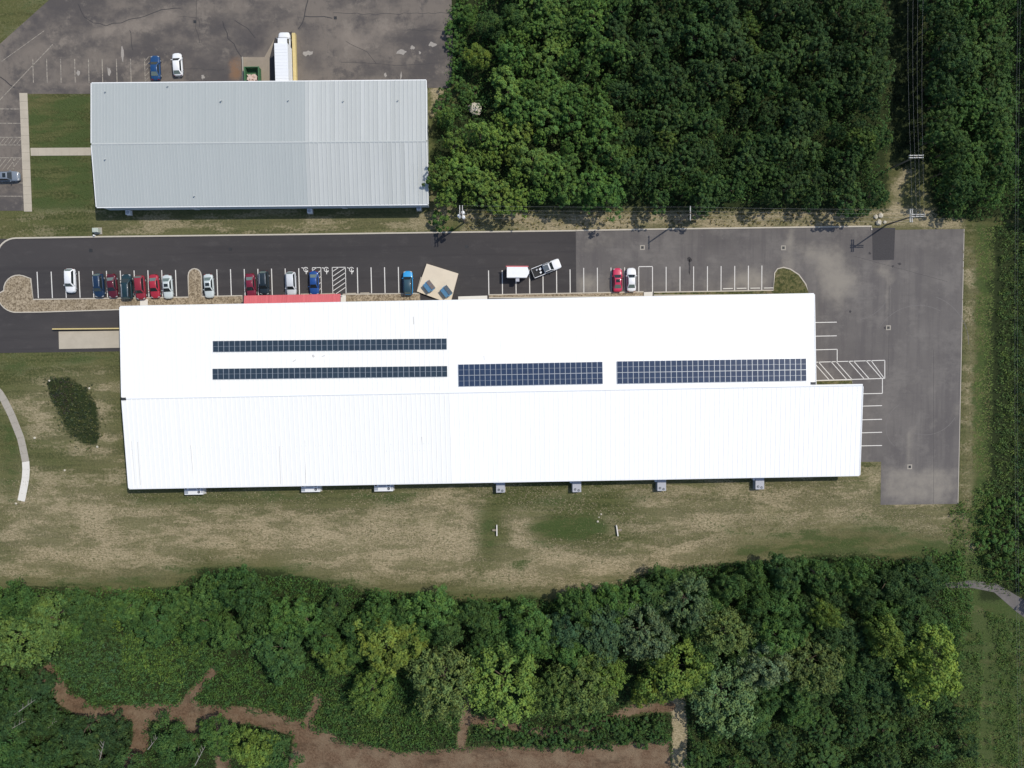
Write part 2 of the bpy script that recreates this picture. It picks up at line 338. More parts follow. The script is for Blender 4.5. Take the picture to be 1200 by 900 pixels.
for poly, k, f in [([(632,606),(690,603),(705,618),(690,632),(630,632),(618,620)], 1.0, 2.2), ([(560,600),(585,590),(590,650),(625,655),(610,668),(560,650)], 0.6, 2.5),
                   ([(860,625),(1000,612),(1110,630),(1110,660),(840,665)], 0.72, 5), ([(0,690),(240,668),(330,660),(430,690),(640,700),(640,720),(0,720)], 0.85, 4),
                   ([(150,577),(500,573),(480,590),(160,594)], 0.42, 1.2), ([(1146,265),(1168,265),(1162,640),(1138,640)], 1.0, 1.6),
                   ([(570,580),(760,578),(740,600),(580,600)], 0.35, 2), ([(0,412),(140,410),(140,430),(40,430),(0,460)], 0.45, 2.5), ([(0,480),(22,500),(30,560),(15,590),(0,560)], 0.55, 2),
                   ([(1090,640),(1200,640),(1200,900),(1130,900)], 0.9, 2), ([(30,110),(108,110),(110,245),(36,245)], 0.5, 1), ([(0,0),(62,0),(0,50)], 0.35, 2)]:
    lush = mx(lush, mask_poly(x, y, poly, f), k)
for poly in (WOOD_NE, WOOD_E, BELT, [(1160,262),(1230,262),(1230,700),(1150,700)], [(1036,-40),(1080,-40),(1080,200),(1040,190)], [(525,-40),(600,-40),(600,110),(525,100)]):  # corridor ground also takes this dark tone, painting in its tree shade
    wood_shade_m = mx(wood_shade_m, mask_poly(x, y, poly, 1.5), 0.95)
SOILS = [([(56,790),(76,818),(110,838),(160,834),(230,836),(290,838),(345,852),(385,868)], 22), ([(250,786),(212,828)], 12), ([(373,818),(360,850)], 12),
         ([(165,835),(165,870),(145,915)], 20), ([(228,832),(224,856)], 26), ([(262,842),(262,915)], 20), ([(548,820),(540,872)], 12), ([(548,842),(640,858),(700,850),(740,832),(785,828)], 13), ([(60,780),(56,800)], 8)]
for pts, wd in SOILS: soil = mx(soil, mask_line(x, y, pts, wd, 0.5))
soil = mx(soil, mask_poly(x, y, [(345,860),(415,868),(470,882),(560,874),(680,874),(785,866),(788,930),(330,930)], 0.7))
wood_shade_m *= (1-soil)*(1-np.clip(dry-0.95, 0, 0.4)*2.5)
garden = mask_poly(x, y, [(56,446),(80,441),(102,455),(112,475),(118,500),(114,522),(98,520),(80,510),(68,485),(58,465)], 0.5)
dry *= 1-lush*0.7
for nm, a in (('dry', dry), ('lush', lush*(1-garden)), ('soil', soil), ('wood', np.maximum(wood_shade_m, garden*0.9))): set_attr(me, nm, a)
me.materials.append(M['ground'])
ground = link('ground', me); prop(ground, kind='structure')

# ------------------------------------------------------------------ paved sheets
def sheet(name, poly, z, mat, parent=None, grid=0.0, paint_fn=None, kind='structure'):
    bm = bmesh.new(); bm.faces.new([bm.verts.new((a, b, z)) for a, b in poly])
    if grid:
        xs = [p[0] for p in poly]; ys = [p[1] for p in poly]
        for ax, lo, hi in ((0, min(xs), max(xs)), (1, min(ys), max(ys))):
            q = lo+grid
            while q < hi:
                no = (1,0,0) if ax == 0 else (0,1,0); co = (q,0,0) if ax == 0 else (0,q,0)
                bmesh.ops.bisect_plane(bm, geom=bm.verts[:]+bm.edges[:]+bm.faces[:], plane_co=co, plane_no=no); q += grid
    else: bmesh.ops.triangulate(bm, faces=bm.faces[:])
    bmesh.ops.recalc_face_normals(bm, faces=bm.faces[:])
    if bm.faces and sum(f.normal.z for f in bm.faces) < 0: bmesh.ops.reverse_faces(bm, faces=bm.faces[:])
    me = bpy.data.meshes.new(name); bm.to_mesh(me); bm.free(); me.materials.append(mat)
    if paint_fn:
        co = np.empty(len(me.vertices)*3); me.vertices.foreach_get('co', co); co = co.reshape(-1, 3)
        for k, vals in paint_fn(co[:,0], co[:,1]).items(): set_attr(me, k, vals)
    o = link(name, me, parent)
    if kind and not parent: o['kind'] = kind
    return o
def ribbon(pts, width, z0, z1, name, mat, parent=None, closed=False):
    """kerb or strip following a line on the ground"""
    m = MB(); k = len(pts); L_, R_ = [], []
    for i in range(k):
        if closed: a, b = pts[i-1], pts[(i+1) % k]
        else: a, b = pts[max(0, i-1)], pts[min(k-1, i+1)]
        dx, dy = b[0]-a[0], b[1]-a[1]; l = math.hypot(dx, dy) or 1
        L_.append((pts[i][0]-dy/l*width/2, pts[i][1]+dx/l*width/2)); R_.append((pts[i][0]+dy/l*width/2, pts[i][1]-dx/l*width/2))
    for i in range(k if closed else k-1):
        j = (i+1) % k
        if z1 > z0+0.01:
            m.face([(*R_[i],z1),(*R_[j],z1),(*L_[j],z1),(*L_[i],z1)]); m.face([(*R_[i],z0),(*R_[j],z0),(*R_[j],z1),(*R_[i],z1)]); m.face([(*L_[j],z0),(*L_[i],z0),(*L_[i],z1),(*L_[j],z1)])
        else: m.face([(*R_[i],z1),(*R_[j],z1),(*L_[j],z1),(*L_[i],z1)])
    if z1 > z0+0.01 and not closed:
        m.face([(*L_[0],z0),(*R_[0],z0),(*R_[0],z1),(*L_[0],z1)]); m.face([(*R_[-1],z0),(*L_[-1],z0),(*L_[-1],z1),(*R_[-1],z1)])
    return m.build(name, mat, parent)
def arc(cx, cy, r, a0, a1, k=10):
    return [(cx+r*math.cos(R(a0+(a1-a0)*i/k)), cy+r*math.sin(R(a0+(a1-a0)*i/k))) for i in range(k+1)]
Z1 = 0.02
# fresh black car park and drive west of the seam, grey lot east of it, weathered lot in the north
XS = P(675, 300)[0]
new_lot = sheet('car_park', [(-125,-0.35),(-125,22.0),(XS,22.0),(XS,8.0),(-70,8.0),(-70,-0.35)], Z1, M['asphalt_new'], grid=4.0)
prop(new_lot, 'fresh black asphalt car park', kind='structure')
def paint_grey(a, b):
    silt = np.zeros(len(a)); dk = silt.copy()
    for poly, k, f in [([(930,285),(985,285),(1010,330),(985,370),(960,345),(950,320)], 0.8, 3), ([(860,310),(905,315),(905,345),(850,340)], 0.75, 2), ([(740,320),(840,322),(840,345),(740,345)], 0.4, 2),
                       ([(676,325),(700,318),(700,345),(676,345)], 0.75, 1.5), ([(1030,545),(1125,545),(1125,592),(1030,592)], 0.65, 2), ([(676,270),(740,270),(740,285),(676,300)], 0.5, 2),
                       ([(920,265),(935,265),(930,330),(910,320)], 0.7, 1.5), ([(1020,305),(1050,305),(1050,335),(1025,330)], 0.6, 1.5), ([(1062,500),(1072,500),(1070,545),(1062,545)], 0.7, 0.8), ([(1105,480),(1128,470),(1126,500)], 0.6, 2)]:
        silt = mx(silt, mask_poly(a, b, poly, f), k)
    silt = mx(silt, mask_line(a, b, [(1040,330),(1042,420)], 4, 0.5), 0.75)
    for poly, k, f in [([(820,268),(905,268),(900,300),(820,295)], 0.6, 3), ([(1060,270),(1130,270),(1128,345),(1080,320)], 0.5, 4), ([(1095,430),(1128,430),(1128,560),(1100,540)], 0.5, 3), ([(940,268),(1020,268),(1020,290),(945,290)], 0.4, 3)]:
        dk = mx(dk, mask_poly(a, b, poly, f), k)
    return {'silt': silt, 'dark': dk}
RX = P(1127, 420)[0]; SY = P(1080, 591)[1]; NYE = P(1080, 269)[1]; LX = P(1032, 575)[0]; BY = P(1032, 541)[1]
grey_lot = sheet('grey_car_park', [(XS,8.0),(XS,22.05),(70.6,22.05),(70.6,NYE),(RX,NYE),(RX,SY),(LX,SY),(LX,BY),(64,BY),(64,-9.2),(56,-9.2),(56,8.0)], Z1, M['asphalt_grey'], grid=1.2, paint_fn=paint_grey)
grey_lot['label'] = 'older grey asphalt car park with pale silt'
def paint_old(a, b):
    silt = np.zeros(len(a)); dk = silt.copy(); ru = silt.copy()
    for poly, k, f in [([(60,40),(200,0),(260,10),(180,45),(60,60)], 0.8, 3), ([(0,60),(70,25),(110,60),(40,90)], 0.5, 3), ([(385,30),(470,20),(480,45),(420,65),(385,60)], 0.75, 2.5), ([(65,95),(110,90),(110,105),(65,105)], 0.7, 1),
                       ([(110,50),(180,60),(175,95),(110,95)], 0.5, 2), ([(505,70),(532,60),(532,104),(505,100)], 0.6, 1.5), ([(260,0),(330,0),(320,15),(260,15)], 0.6, 2), ([(352,60),(365,60),(365,80),(350,80)], 0.6, 1)]:
        silt = mx(silt, mask_poly(a, b, poly, f), k)
    for poly, k, f in [([(0,55),(60,0),(100,0),(0,90)], 0.7, 1.5), ([(260,25),(320,25),(320,66),(285,66)], 0.85, 2), ([(340,20),(380,20),(385,90),(350,95)], 0.7, 2), ([(200,50),(265,60),(265,95),(200,95)], 0.8, 2.5), ([(420,65),(500,75),(500,95),(420,95)], 0.75, 2),
                       ([(0,105),(25,105),(25,248),(0,248)], 0.5, 2), ([(470,0),(530,0),(530,60),(480,50)], 0.5, 3), ([(30,66),(70,66),(70,100),(30,100)], 0.6, 2)]:
        dk = mx(dk, mask_poly(a, b, poly, f), k)
    ru = mask_poly(a, b, [(266,68),(284,66),(284,95),(268,95)], 0.5)
    return {'silt': silt, 'dark': dk, 'rust': ru}
NB_N = P(300, 95, 4.1)[1]
old_lot = sheet('weathered_car_park', PL([(-60,105),(62,-4),(75,-40),(528,-40),(531,60),(528,103),(470,103)]) + [(-20,49.3),(-77.5,49.3)] + PL([(108,110),(24,110),(28,247)]) + PL([(-60,247)]), Z1, M['asphalt_old'], grid=1.2, paint_fn=paint_old)
old_lot['label'] = 'cracked weathered brown asphalt yard'
# repairs and seams
sheet('tar_patch', PL([(1022,267),(1049,267),(1047.5,304.5),(1022.5,305)]), Z1+0.006, M['patch'], grey_lot)
sheet('tar_patch', PL([(505,275),(513,275),(512,288),(504.5,288)]), Z1+0.006, M['patch'], new_lot)
cr = MB()
def crack(pts, wd, parent, jit=0.5):
    q = PL(pts); out = [q[0]]
    for a, b in zip(q, q[1:]):
        k = max(2, int(math.hypot(b[0]-a[0], b[1]-a[1])/1.1))
        out += [(a[0]+(b[0]-a[0])*i/k+rnd.uniform(-jit,jit)*0.35, a[1]+(b[1]-a[1])*i/k+rnd.uniform(-jit,jit)*0.35) for i in range(1, k+1)]
    ribbon(out, wd*0.75, Z1+0.004, Z1+0.004, 'sealed_crack', M['tar'], parent)
for pts, wd in [([(92,5),(98,20),(110,27),(125,30),(150,24),(190,12),(212,9)], 0.16), ([(152,35),(153,45),(156,58)], 0.14), ([(230,0),(229,24),(233,50)], 0.10), ([(261,25),(268,45),(284,66)], 0.2), ([(275,24),(290,33),(300,45)], 0.16),
                ([(361,0),(357,20),(350,35)], 0.22), ([(357,19),(372,20),(390,21)], 0.2), ([(0,90),(18,103)], 0.22), ([(390,15),(440,17),(530,15)], 0.1), ([(405,48),(430,60),(440,75)], 0.1), ([(480,35),(530,37)], 0.1), ([(400,73),(470,77),(520,74)], 0.08), ([(212,80),(262,82)], 0.08), ([(208,20),(233,21),(233,32)], 0.08)]:
    crack(pts, wd, old_lot)
for pts in ([(1094,410),(1094,590)], [(1042,335),(1041,440)], [(1000,300),(1110,330)]): crack(pts, 0.06, grey_lot, 0.1)
crack([(497,300),(495,275)], 0.08, new_lot, 0.1)
def splotch(px, py, rx, ry, mat, parent, name='pale_splotch'):
    cx, cy = P(px, py); k = 14; sheet(name, [(cx+math.cos(i*6.283/k)*rx*rnd.uniform(0.4, 1.2), cy+math.sin(i*6.283/k)*ry*rnd.uniform(0.4, 1.2)) for i in range(k)], Z1+0.005, mat, parent)
M['scuff'] = plain('pale_scuff', (0.30, 0.275, 0.245), 0.9, var=0.3)
for px, py, rx, ry in ((471,61,1.1,0.55),(506,52,0.9,0.6),(483,56,0.5,0.4),(92,85,0.4,0.7),(128,83,0.35,0.9),(143.5,62,0.3,1.8),(452,88,0.3,0.5),(470,88,0.2,0.8),(360,62,1.1,0.6),(492,62,0.3,0.3),(238,90,0.4,0.6),(210,91,0.3,0.3)): splotch(px, py, rx, ry, M['scuff'], old_lot)
for px, py, rx, ry in ((808,312,0.22,1.7),(808,304,0.5,0.5),(996,365,0.35,0.3),(1038,384,0.4,0.3),(1054,309,0.4,0.3),(1046,312,0.3,0.3),(1019,297,0.3,0.3)): splotch(px, py, rx, ry, M['patch'], grey_lot, 'dark_splotch')
for cx_, cy_, r0, a0, a1 in ((1075,410,52,60,150),(1075,405,60,0,70),(1068,500,30,120,230),(1085,470,40,250,330),(1000,330,45,280,350)):
    ctr = P(cx_, cy_); ribbon(arc(ctr[0], ctr[1], r0*0.169, a0, a1, 14), 0.09, Z1+0.004, Z1+0.004, 'tyre_mark', M['asphalt_scuff'] if 'asphalt_scuff' in M else M.setdefault('asphalt_scuff', plain('tyre_scuff', (0.155, 0.145, 0.138), 0.9, var=0.3)), grey_lot)
# kerbs
def kerb(pts, parent, wd=0.28, h=0.14): return ribbon(pts, wd, 0.0, h, 'kerb', M['kerb'], parent)
kerb(arc(-97.0, 18.1, 4.0, 175, 90, 8) + [(-80,22.15),(-40,22.1),(XS,22.12)], new_lot)
kerb([(XS+0.05,22.14),(30,22.2),(70.7,22.2),(70.75,NYE)], grey_lot)
ribbon([(RX-0.1, NYE), (RX-0.1, SY)], 0.10, Z1+0.003, Z1+0.003, 'lot_edge', M['kerb'], grey_lot)
# planting beds
def bed(name, outline, mat, label, h=0.1, wd=0.2, z=0.0, kerb_closed=True):
    b = sheet(name, outline, h, mat, grid=1.5); b['label'] = label
    ribbon(outline, wd, 0.0, h+0.035, 'kerb', M['kerb'], b, closed=True)
    return b
bed('gravel_bed', [(-71.2,8.0),(-93.0,7.6)] + arc(-97.6, 11.2, 3.6, -85, -180, 8) + arc(-96.9, 11.9, 3.0, 180, 70, 7) + [(-94.5,14.2),(-94.2,10.1),(-63.6,10.15)] + [(-63.5,14.2)] + arc(-62.2, 14.45, 1.25, 180, 0, 8) + [(-60.9,14.2),(-60.9,10.25),(-53,10.3),(-53,8.6),(-71.2,8.6)], M['gravel'], 'brown gravel bed with rounded ends along the west stalls')
bed('gravel_bed', [(-33.2,8.7),(-33.2,10.3),(-18.0,10.3),(-18.0,8.7)], M['gravel'], 'narrow weedy gravel bed beside the beige platform')
bed('gravel_bed', PL([(573,349),(573,345.5),(754,342),(754,347)]), M['gravel'], 'thin gravel strip north of the white roof')
bed('grass_bed', PL([(766,346),(766,342.5),(906,340.2),(907.5,320),(911,315),(918,313.3),(926,315.5),(936,322),(944,333),(948,345)]), M['bed_grass'], 'grassy kerbed island rounded at its east end')
bed('grass_bed', PL([(953,446.5),(998,445.5),(1000,456),(953,456)]), M['bed_grass'], 'small grass bed in the notch of the white roof', wd=0.08)
# concrete walks
def walk(name, pts, wd, mat, label, slab=1.6, h=0.06):
    root = empty(name, (0,0,0)); root['kind'] = 'structure'; root['label'] = label
    # resample into slabs with open joints
    q = PL(pts) if isinstance(pts[0][0], int) or pts[0][0] > 0 or True else pts
    dist = [0]
    for a, b in zip(q, q[1:]): dist.append(dist[-1]+math.hypot(b[0]-a[0], b[1]-a[1]))
    k = max(1, round(dist[-1]/slab))
    def at(d):
        d = min(max(d, 0), dist[-1])
        for i in range(len(q)-1):
            if d <= dist[i+1]+1e-9:
                t = (d-dist[i])/max(1e-9, dist[i+1]-dist[i]); return (q[i][0]+(q[i+1][0]-q[i][0])*t, q[i][1]+(q[i+1][1]-q[i][1])*t)
    for i in range(k):
        a, b = at(dist[-1]*i/k), at(dist[-1]*(i+1)/k); dx, dy = b[0]-a[0], b[1]-a[1]; l = math.hypot(dx, dy)
        a = (a[0]+dx/l*0.012, a[1]+dy/l*0.012); b = (b[0]-dx/l*0.012, b[1]-dy/l*0.012)
        pa, pb = at(dist[-1]*i/k-0.3), at(dist[-1]*i/k+0.3); qa, qb = at(dist[-1]*(i+1)/k-0.3), at(dist[-1]*(i+1)/k+0.3)
        def nrm(u, v_): ex, ey = v_[0]-u[0], v_[1]-u[1]; m_ = math.hypot(ex, ey) or 1; return (-ey/m_*wd/2, ex/m_*wd/2)
        n0, n1 = nrm(pa, pb), nrm(qa, qb)
        mt = mat(i, k) if callable(mat) else mat
        MB().prism([(a[0]-n0[0],a[1]-n0[1]),(b[0]-n1[0],b[1]-n1[1]),(b[0]+n1[0],b[1]+n1[1]),(a[0]+n0[0],a[1]+n0[1])], 0.0, h+rnd.uniform(-0.004,0.004)).build('slab', mt, root)
    return root
walk('pavement', [(27.5,109),(33,248)], 1.55, M['concrete'], 'straight concrete pavement along the west yard')
walk('pavement', [(36,178),(118,177.5)], 1.5, M['concrete'], 'short concrete walk leading to the grey building')
walk('pavement', [(-40,435),(-15,446),(2,463),(14,487),(25,515),(31,545),(30,562),(25,587)], 1.45, lambda i, k: M['new_conc'] if i >= k-5 else M['conc_grey'], 'curved concrete walk on the west lawn with a pale new end')
sheet('dirt_path', PL([(1108,683),(1140,680),(1168,684),(1190,697),(1215,712),(1215,735),(1190,716),(1165,694),(1140,689),(1108,689)]), 0.02, M['asphalt_grey'], grid=2.0)['label'] = 'grey path curving to the east edge'
# doorstep slabs
for q, nm in (([(164.5,350.5),(173.5,350.5),(173.5,358),(164.5,358)], 'slab'), ([(754.5,342.5),(764.5,342),(764.5,350),(754.5,350)], 'slab'), ([(537,347.5),(571,346.5),(571,354),(537,354)], 'slab'), ([(399.5,346),(405.5,346),(405.5,354),(399.5,354)], 'slab')):
    MB().prism(PL(q), 0.0, 0.145).build('doorstep', M['new_conc'])['kind'] = 'structure'

# ------------------------------------------------------------------ painted lines
ZL = Z1+0.008
def pline(a, b, parent, mat='paint', wd=0.13):
    (x0, y0), (x1, y1) = a, b; l = math.hypot(x1-x0, y1-y0); ox, oy = -(y1-y0)/l*wd/2, (x1-x0)/l*wd/2
    m = MB(); m.face([(x0-ox,y0-oy,ZL),(x1-ox,y1-oy,ZL),(x1+ox,y1+oy,ZL),(x0+ox,y0+oy,ZL)]); return m.build('painted_line', M[mat], parent)
def lp(a, b, parent, mat='paint', wd=0.13): return pline(P(*a), P(*b), parent, mat, wd)
for px in [43.5,60,76.3,92.5,108.7,124.8,141,157.2,173.4,189.6,205.8,254.2,270.2,286.3,302.3,318.3,334.3,350.2]:
    X0 = P(px, 318)[0]; pline((X0, 15.5), (X0, 10.32), new_lot, wd=0.17)
for px in [418.7,434.8,450.6,466.8]:
    X0 = P(px, 313)[0]; pline((X0, 15.5), (X0, 10.45), new_lot, wd=0.17)
for px in [572.5,588.5,604.5,620.5,636.2,652.2,668]:
    X0 = P(px, 316)[0]; pline((X0, 14.6), (X0, 9.75), new_lot, wd=0.17)
for px in [684,700,716,732,748.5,764.6,780.6,796.8,812.8,829,845,861,877,892.8]:
    X0 = P(px, 314)[0]; pline((X0, 14.85), (X0, 9.75+(px-684)*0.0016), grey_lot, wd=0.15)
lp((748.5,312.5), (764.6,312.3), grey_lot, wd=0.15)
def hatch(x0, x1, y0, y1, k, parent, slope, mat='paint', frame='LRTB', wd=0.12, gap=None):
    if 'L' in frame: pline((x0,y0),(x0,y1),parent,mat,wd)
    if 'R' in frame: pline((x1,y0),(x1,y1),parent,mat,wd)
    if 'T' in frame: pline((x0,y1),(x1,y1),parent,mat,wd)
    if 'B' in frame: pline((x0,y0),(x1,y0),parent,mat,wd)
    s0 = min(0, slope); H_ = y1-y0
    for i in range(k+1):
        yy = y0+H_*(i+0.5)/(k+0.5)-abs(slope)*0.5; a = [x0, yy if slope > 0 else yy+abs(slope)]; b = [x1, a[1]+slope]
        for p, q in ((a, b), (b, a)):
            for lim, sgn in ((y0, -1), (y1, 1)):
                if (p[1]-lim)*sgn > 0 and abs(q[1]-p[1]) > 1e-6:
                    t = (lim-p[1])/(q[1]-p[1])
                    if t <= 1: p[0] += (q[0]-p[0])*t; p[1] = lim
        if y0-1e-6 <= a[1] <= y1+1e-6 and y0-1e-6 <= b[1] <= y1+1e-6 and abs(a[0]-b[0]) > 0.2: pline(tuple(a), tuple(b), parent, mat, wd)
hatch(P(366,313)[0], P(376,313)[0], 10.4, 15.6, 4, new_lot, 1.2, frame='LRT')
hatch(P(389.3,313)[0], P(404.8,313)[0], 10.4, 15.6, 5, new_lot, 1.7, frame='LRT')
for px in (358.5, 382.5, 412):
    cx, cy = P(px, 316.5); m = MB()
    a8 = arc(0, 0.12, 0.42, 20, 340, 14)
    for p, q in zip(a8, a8[1:]):
        l = math.hypot(q[0]-p[0], q[1]-p[1]); ox, oy = -(q[1]-p[1])/l*0.07, (q[0]-p[0])/l*0.07
        m.face([(p[0]-ox,p[1]-oy,0),(q[0]-ox,q[1]-oy,0),(q[0]+ox,q[1]+oy,0),(p[0]+ox,p[1]+oy,0)])
    m.face([(-0.07,0.3,0.002),(-0.02,-0.8,0.002),(0.12,-0.8,0.002),(0.07,0.3,0.002)]); m.face([(0,-0.5,0.003),(0.42,-0.35,0.003),(0.42,-0.2,0.003),(0,-0.35,0.003)]); m.face([(-0.85,0.55,0),(-0.38,0.42,0),(-0.38,0.28,0),(-0.85,0.41,0)])
    m.build('wheelchair_symbol', M['paint'], new_lot, (cx, cy, ZL))
for a, b in [((953,378),(980.5,377.5)), ((953,394),(980.5,393.5)), ((953,410),(981,409.3)), ((981,409),(981,423.5)), ((1034,444),(1034,461)), ((1007,461.5),(1034,461)), ((1007,476),(1033.5,475.3)), ((1007,492),(1033.5,491.3)), ((1007,507.3),(1033.5,506.5)), ((1007,522.5),(1033.5,522)),
             ((953,424.5),(1037,422.2)), ((953,446),(1037,443.4)), ((1036.8,422.2),(1036.8,443.4))]: lp(a, b, grey_lot, wd=0.15)
for k in range(4):
    x0 = 954+k*20.5
    for o in (0, 6): lp((x0+o-1, 424-0.03*k*20), (x0+o+17.5 if x0+o+17.5 < 1036 else 1036, 445-0.03*k*20), grey_lot, wd=0.14)
for px in (38.5,54.7,71,87.5,103.7,119.7,136.5,153,169.5): lp((px,69), (px+0.8,97), old_lot, 'paint_old', 0.16)
for k in range(5): lp((169.5,72+k*6), (175,66+k*6), old_lot, 'paint_old', 0.1)
for py in (127.8,144.6,161,170,185,214.5,230): lp((-30,py-0.3), (25.5 if py < 180 else 27, py), old_lot, 'paint_old', 0.14)
for k in range(7): lp((-6+k*5,170), (1+k*5,161), old_lot, 'paint_old', 0.1)
for k in range(5): lp((-8+k*5.5,198.5), (2+k*5.5,186), old_lot, 'paint_old', 0.12)
lp((16,185.5),(16,198.5), old_lot, 'paint_old', 0.12)
lp((-20,138),(62,52), old_lot, 'paint_old', 0.14); lp((2,72),(52,36), old_lot, 'paint_old', 0.1)
# drains let into the asphalt
def drain(px, py, parent, size=0.47, framed=True):
    cx, cy = P(px, py); f = None
    if framed: f = MB().box(-size, size, -size, size, 0, 0.012).build('drain_frame', M['conc_grey'], parent, (cx, cy, Z1+0.001))
    g = MB(); s = size*0.55
    for i in range(6): g.box(-s+i*2*s/6, -s+i*2*s/6+s/5, -s, s, 0.014, 0.028)
    g.box(-s, s, -s, s, 0.0, 0.016, 1)
    g.build('drain_grate', [M['dark_metal'], M['black']], f or parent, None if f else (cx, cy, Z1+0.002))
for px, py in ((752.8,290),(918,290.4),(1066,547),(1041,384)): drain(px, py, grey_lot)
drain(547, 289, new_lot, 0.6, False); drain(106.5, 293.5, new_lot, 0.6, False); drain(270, 292, new_lot, 0.5, False); drain(228.5, 25.5, old_lot, 0.5, False); drain(393, 21, old_lot, 0.5, False)
for px, py in ((853,338.3),(868.8,338),(884.8,337.8),(900.6,337.6)):
    cx, cy = P(px, py); m = MB().hexa([(-1,-0.11,0),(1,-0.11,0),(1,0.11,0),(-1,0.11,0)], [(-0.96,-0.06,0.12),(0.96,-0.06,0.12),(0.96,0.06,0.12),(-0.96,0.06,0.12)])
    prop(m.build('wheel_stop', M['new_conc'], None, (cx, cy, Z1+0.001), R(0.4)), 'white concrete wheel stop in an empty stall by the grassy island', 'wheel stop', 'wheel stops by the grassy island')
for px, py, wv in ((361,344.6,2.9),(384,344.3,2.9),(412,343.9,1.8),(427.5,343.4,1.8)):
    cx, cy = P(px, py); m = MB().hexa([(-wv/2,-0.11,0),(wv/2,-0.11,0),(wv/2,0.11,0),(-wv/2,0.11,0)], [(-wv/2+.04,-0.06,0.12),(wv/2-.04,-0.06,0.12),(wv/2-.04,0.06,0.12),(-wv/2+.04,0.06,0.12)])
    prop(m.build('wheel_stop', M['concrete'], None, (cx, cy, Z1+0.001), R(0.6)), 'tan concrete wheel stop at the accessible stalls', 'wheel stop', 'wheel stops at the accessible stalls')

# ------------------------------------------------------------------ buildings
def ribbed(x0, x1, ye, ze, yr, zr, pitch=0.91, rh=0.06, rw=0.12, band=1, amp=1.0):
    """standing-seam slope: pans between raised ribs running from eave to ridge"""
    m = MB(); k = max(1, round((x1-x0)/pitch)); p = (x1-x0)/k
    def strip(xa, za, xb, zb, t):
        q = [(xa,ye,ze+za),(xb,ye,ze+zb),(xb,yr,zr+zb),(xa,yr,zr+za)]
        m.face(q if ye < yr else q[::-1], 0, t)
    for i in range(k):
        a = x0+i*p; t = min(1, max(0, 0.5+rnd.gauss(0, 0.22)*amp))
        strip(a, 0, a+p-rw, 0, t); strip(a+p-rw, 0, a+p-rw*0.72, rh, 0.5); strip(a+p-rw*0.72, rh, a+p-rw*0.28, rh, 0.8); strip(a+p-rw*0.28, rh, a+p, 0, 0.5)
    # underside so the sheet has thickness
    q = [(x0,ye,ze-0.06),(x0,yr,zr-0.06),(x1,yr,zr-0.06),(x1,ye,ze-0.06)]; m.face(q if ye < yr else q[::-1])
    return m
EZ, RZ = 4.2, 5.1
MCX, MCY = -4.0, -9.0
wh = empty('warehouse', (MCX, MCY, 0), R(0.30), 'long low warehouse with a white ribbed metal roof and red canopy', 'building')
LX0, LXN, LXS = -70.78, 61.95, 70.95
sec = P(527, 460, 5)[0]-MCX        # seam where the older west half of the roof ends
wl = MB()
wl.box(LX0+0.25, LXN-0.25, 0.0, 17.2, 0, EZ-0.1); wl.build('wall', M['wall_tan'], wh)
MB().box(LX0+0.25, LXS-0.25, -17.2, -0.02, 0, EZ-0.1).build('wall', M['wall_tan'], wh)
ribbed(LX0, sec, 17.55, EZ, 0, RZ, amp=0.8).build('roof_slope', M['roof_cream'], wh)
ribbed(sec, LXN, 17.55, EZ, 0, RZ, 0.91, 0.036, 0.11).build('roof_slope', M['roof_white'], wh)
ribbed(LX0, sec, -17.55, EZ, 0, RZ, amp=0.8).build('roof_slope', M['roof_cream'], wh)
ribbed(sec, LXS, -17.55, EZ, 0, RZ, 0.91, 0.036, 0.11).build('roof_slope', M['roof_white'], wh)
m = MB(); m.hexa([(LX0-0.05,-0.22,RZ-0.02),(LXS,-0.22,RZ-0.02),(LXS,0.22,RZ-0.02),(LX0-0.05,0.22,RZ-0.02)], [(LX0-0.05,-0.06,RZ+0.10),(LXS,-0.06,RZ+0.10),(LXS,0.06,RZ+0.10),(LX0-0.05,0.06,RZ+0.10)]); m.build('ridge_cap', M['trim_white'], wh)
for x0, x1, yy in ((LX0, LXN, 17.64), (LX0, LXS, -17.64)):
    MB().box(x0, x1, yy-0.085, yy+0.085, EZ-0.2, EZ-0.03).build('gutter', M['trim_white'], wh)
def rake(xx, ya, za, yb, zb, nm='rake_trim'):
    MB().hexa([(xx-0.07,ya,za-0.25),(xx+0.07,ya,za-0.25),(xx+0.07,yb,zb-0.25),(xx-0.07,yb,zb-0.25)], [(xx-0.07,ya,za+0.05),(xx+0.07,ya,za+0.05),(xx+0.07,yb,zb+0.05),(xx-0.07,yb,zb+0.05)]).build(nm, M['trim_white'], wh)
rake(LX0-0.08, 17.5, EZ, 0.25, RZ); rake(LX0-0.08, -0.25, RZ, -17.5, EZ); rake(LXN+0.08, 17.5, EZ, 0.25, RZ); rake(LXS+0.08, -0.25, RZ, -17.5, EZ)
MB().box(LXN, LXS-0.25, -0.01, 0.02, 3.9, RZ-0.05).build('gable_wall', M['wall_tan'], wh)
for xx in (LX0+0.35, LXN-0.45): MB().box(xx-0.45, xx+0.45, 0.3 if xx > 0 else -0.3, 0.75 if xx > 0 else 0.2, RZ-0.05, RZ+0.14).build('vent', M['dark_metal'], wh)
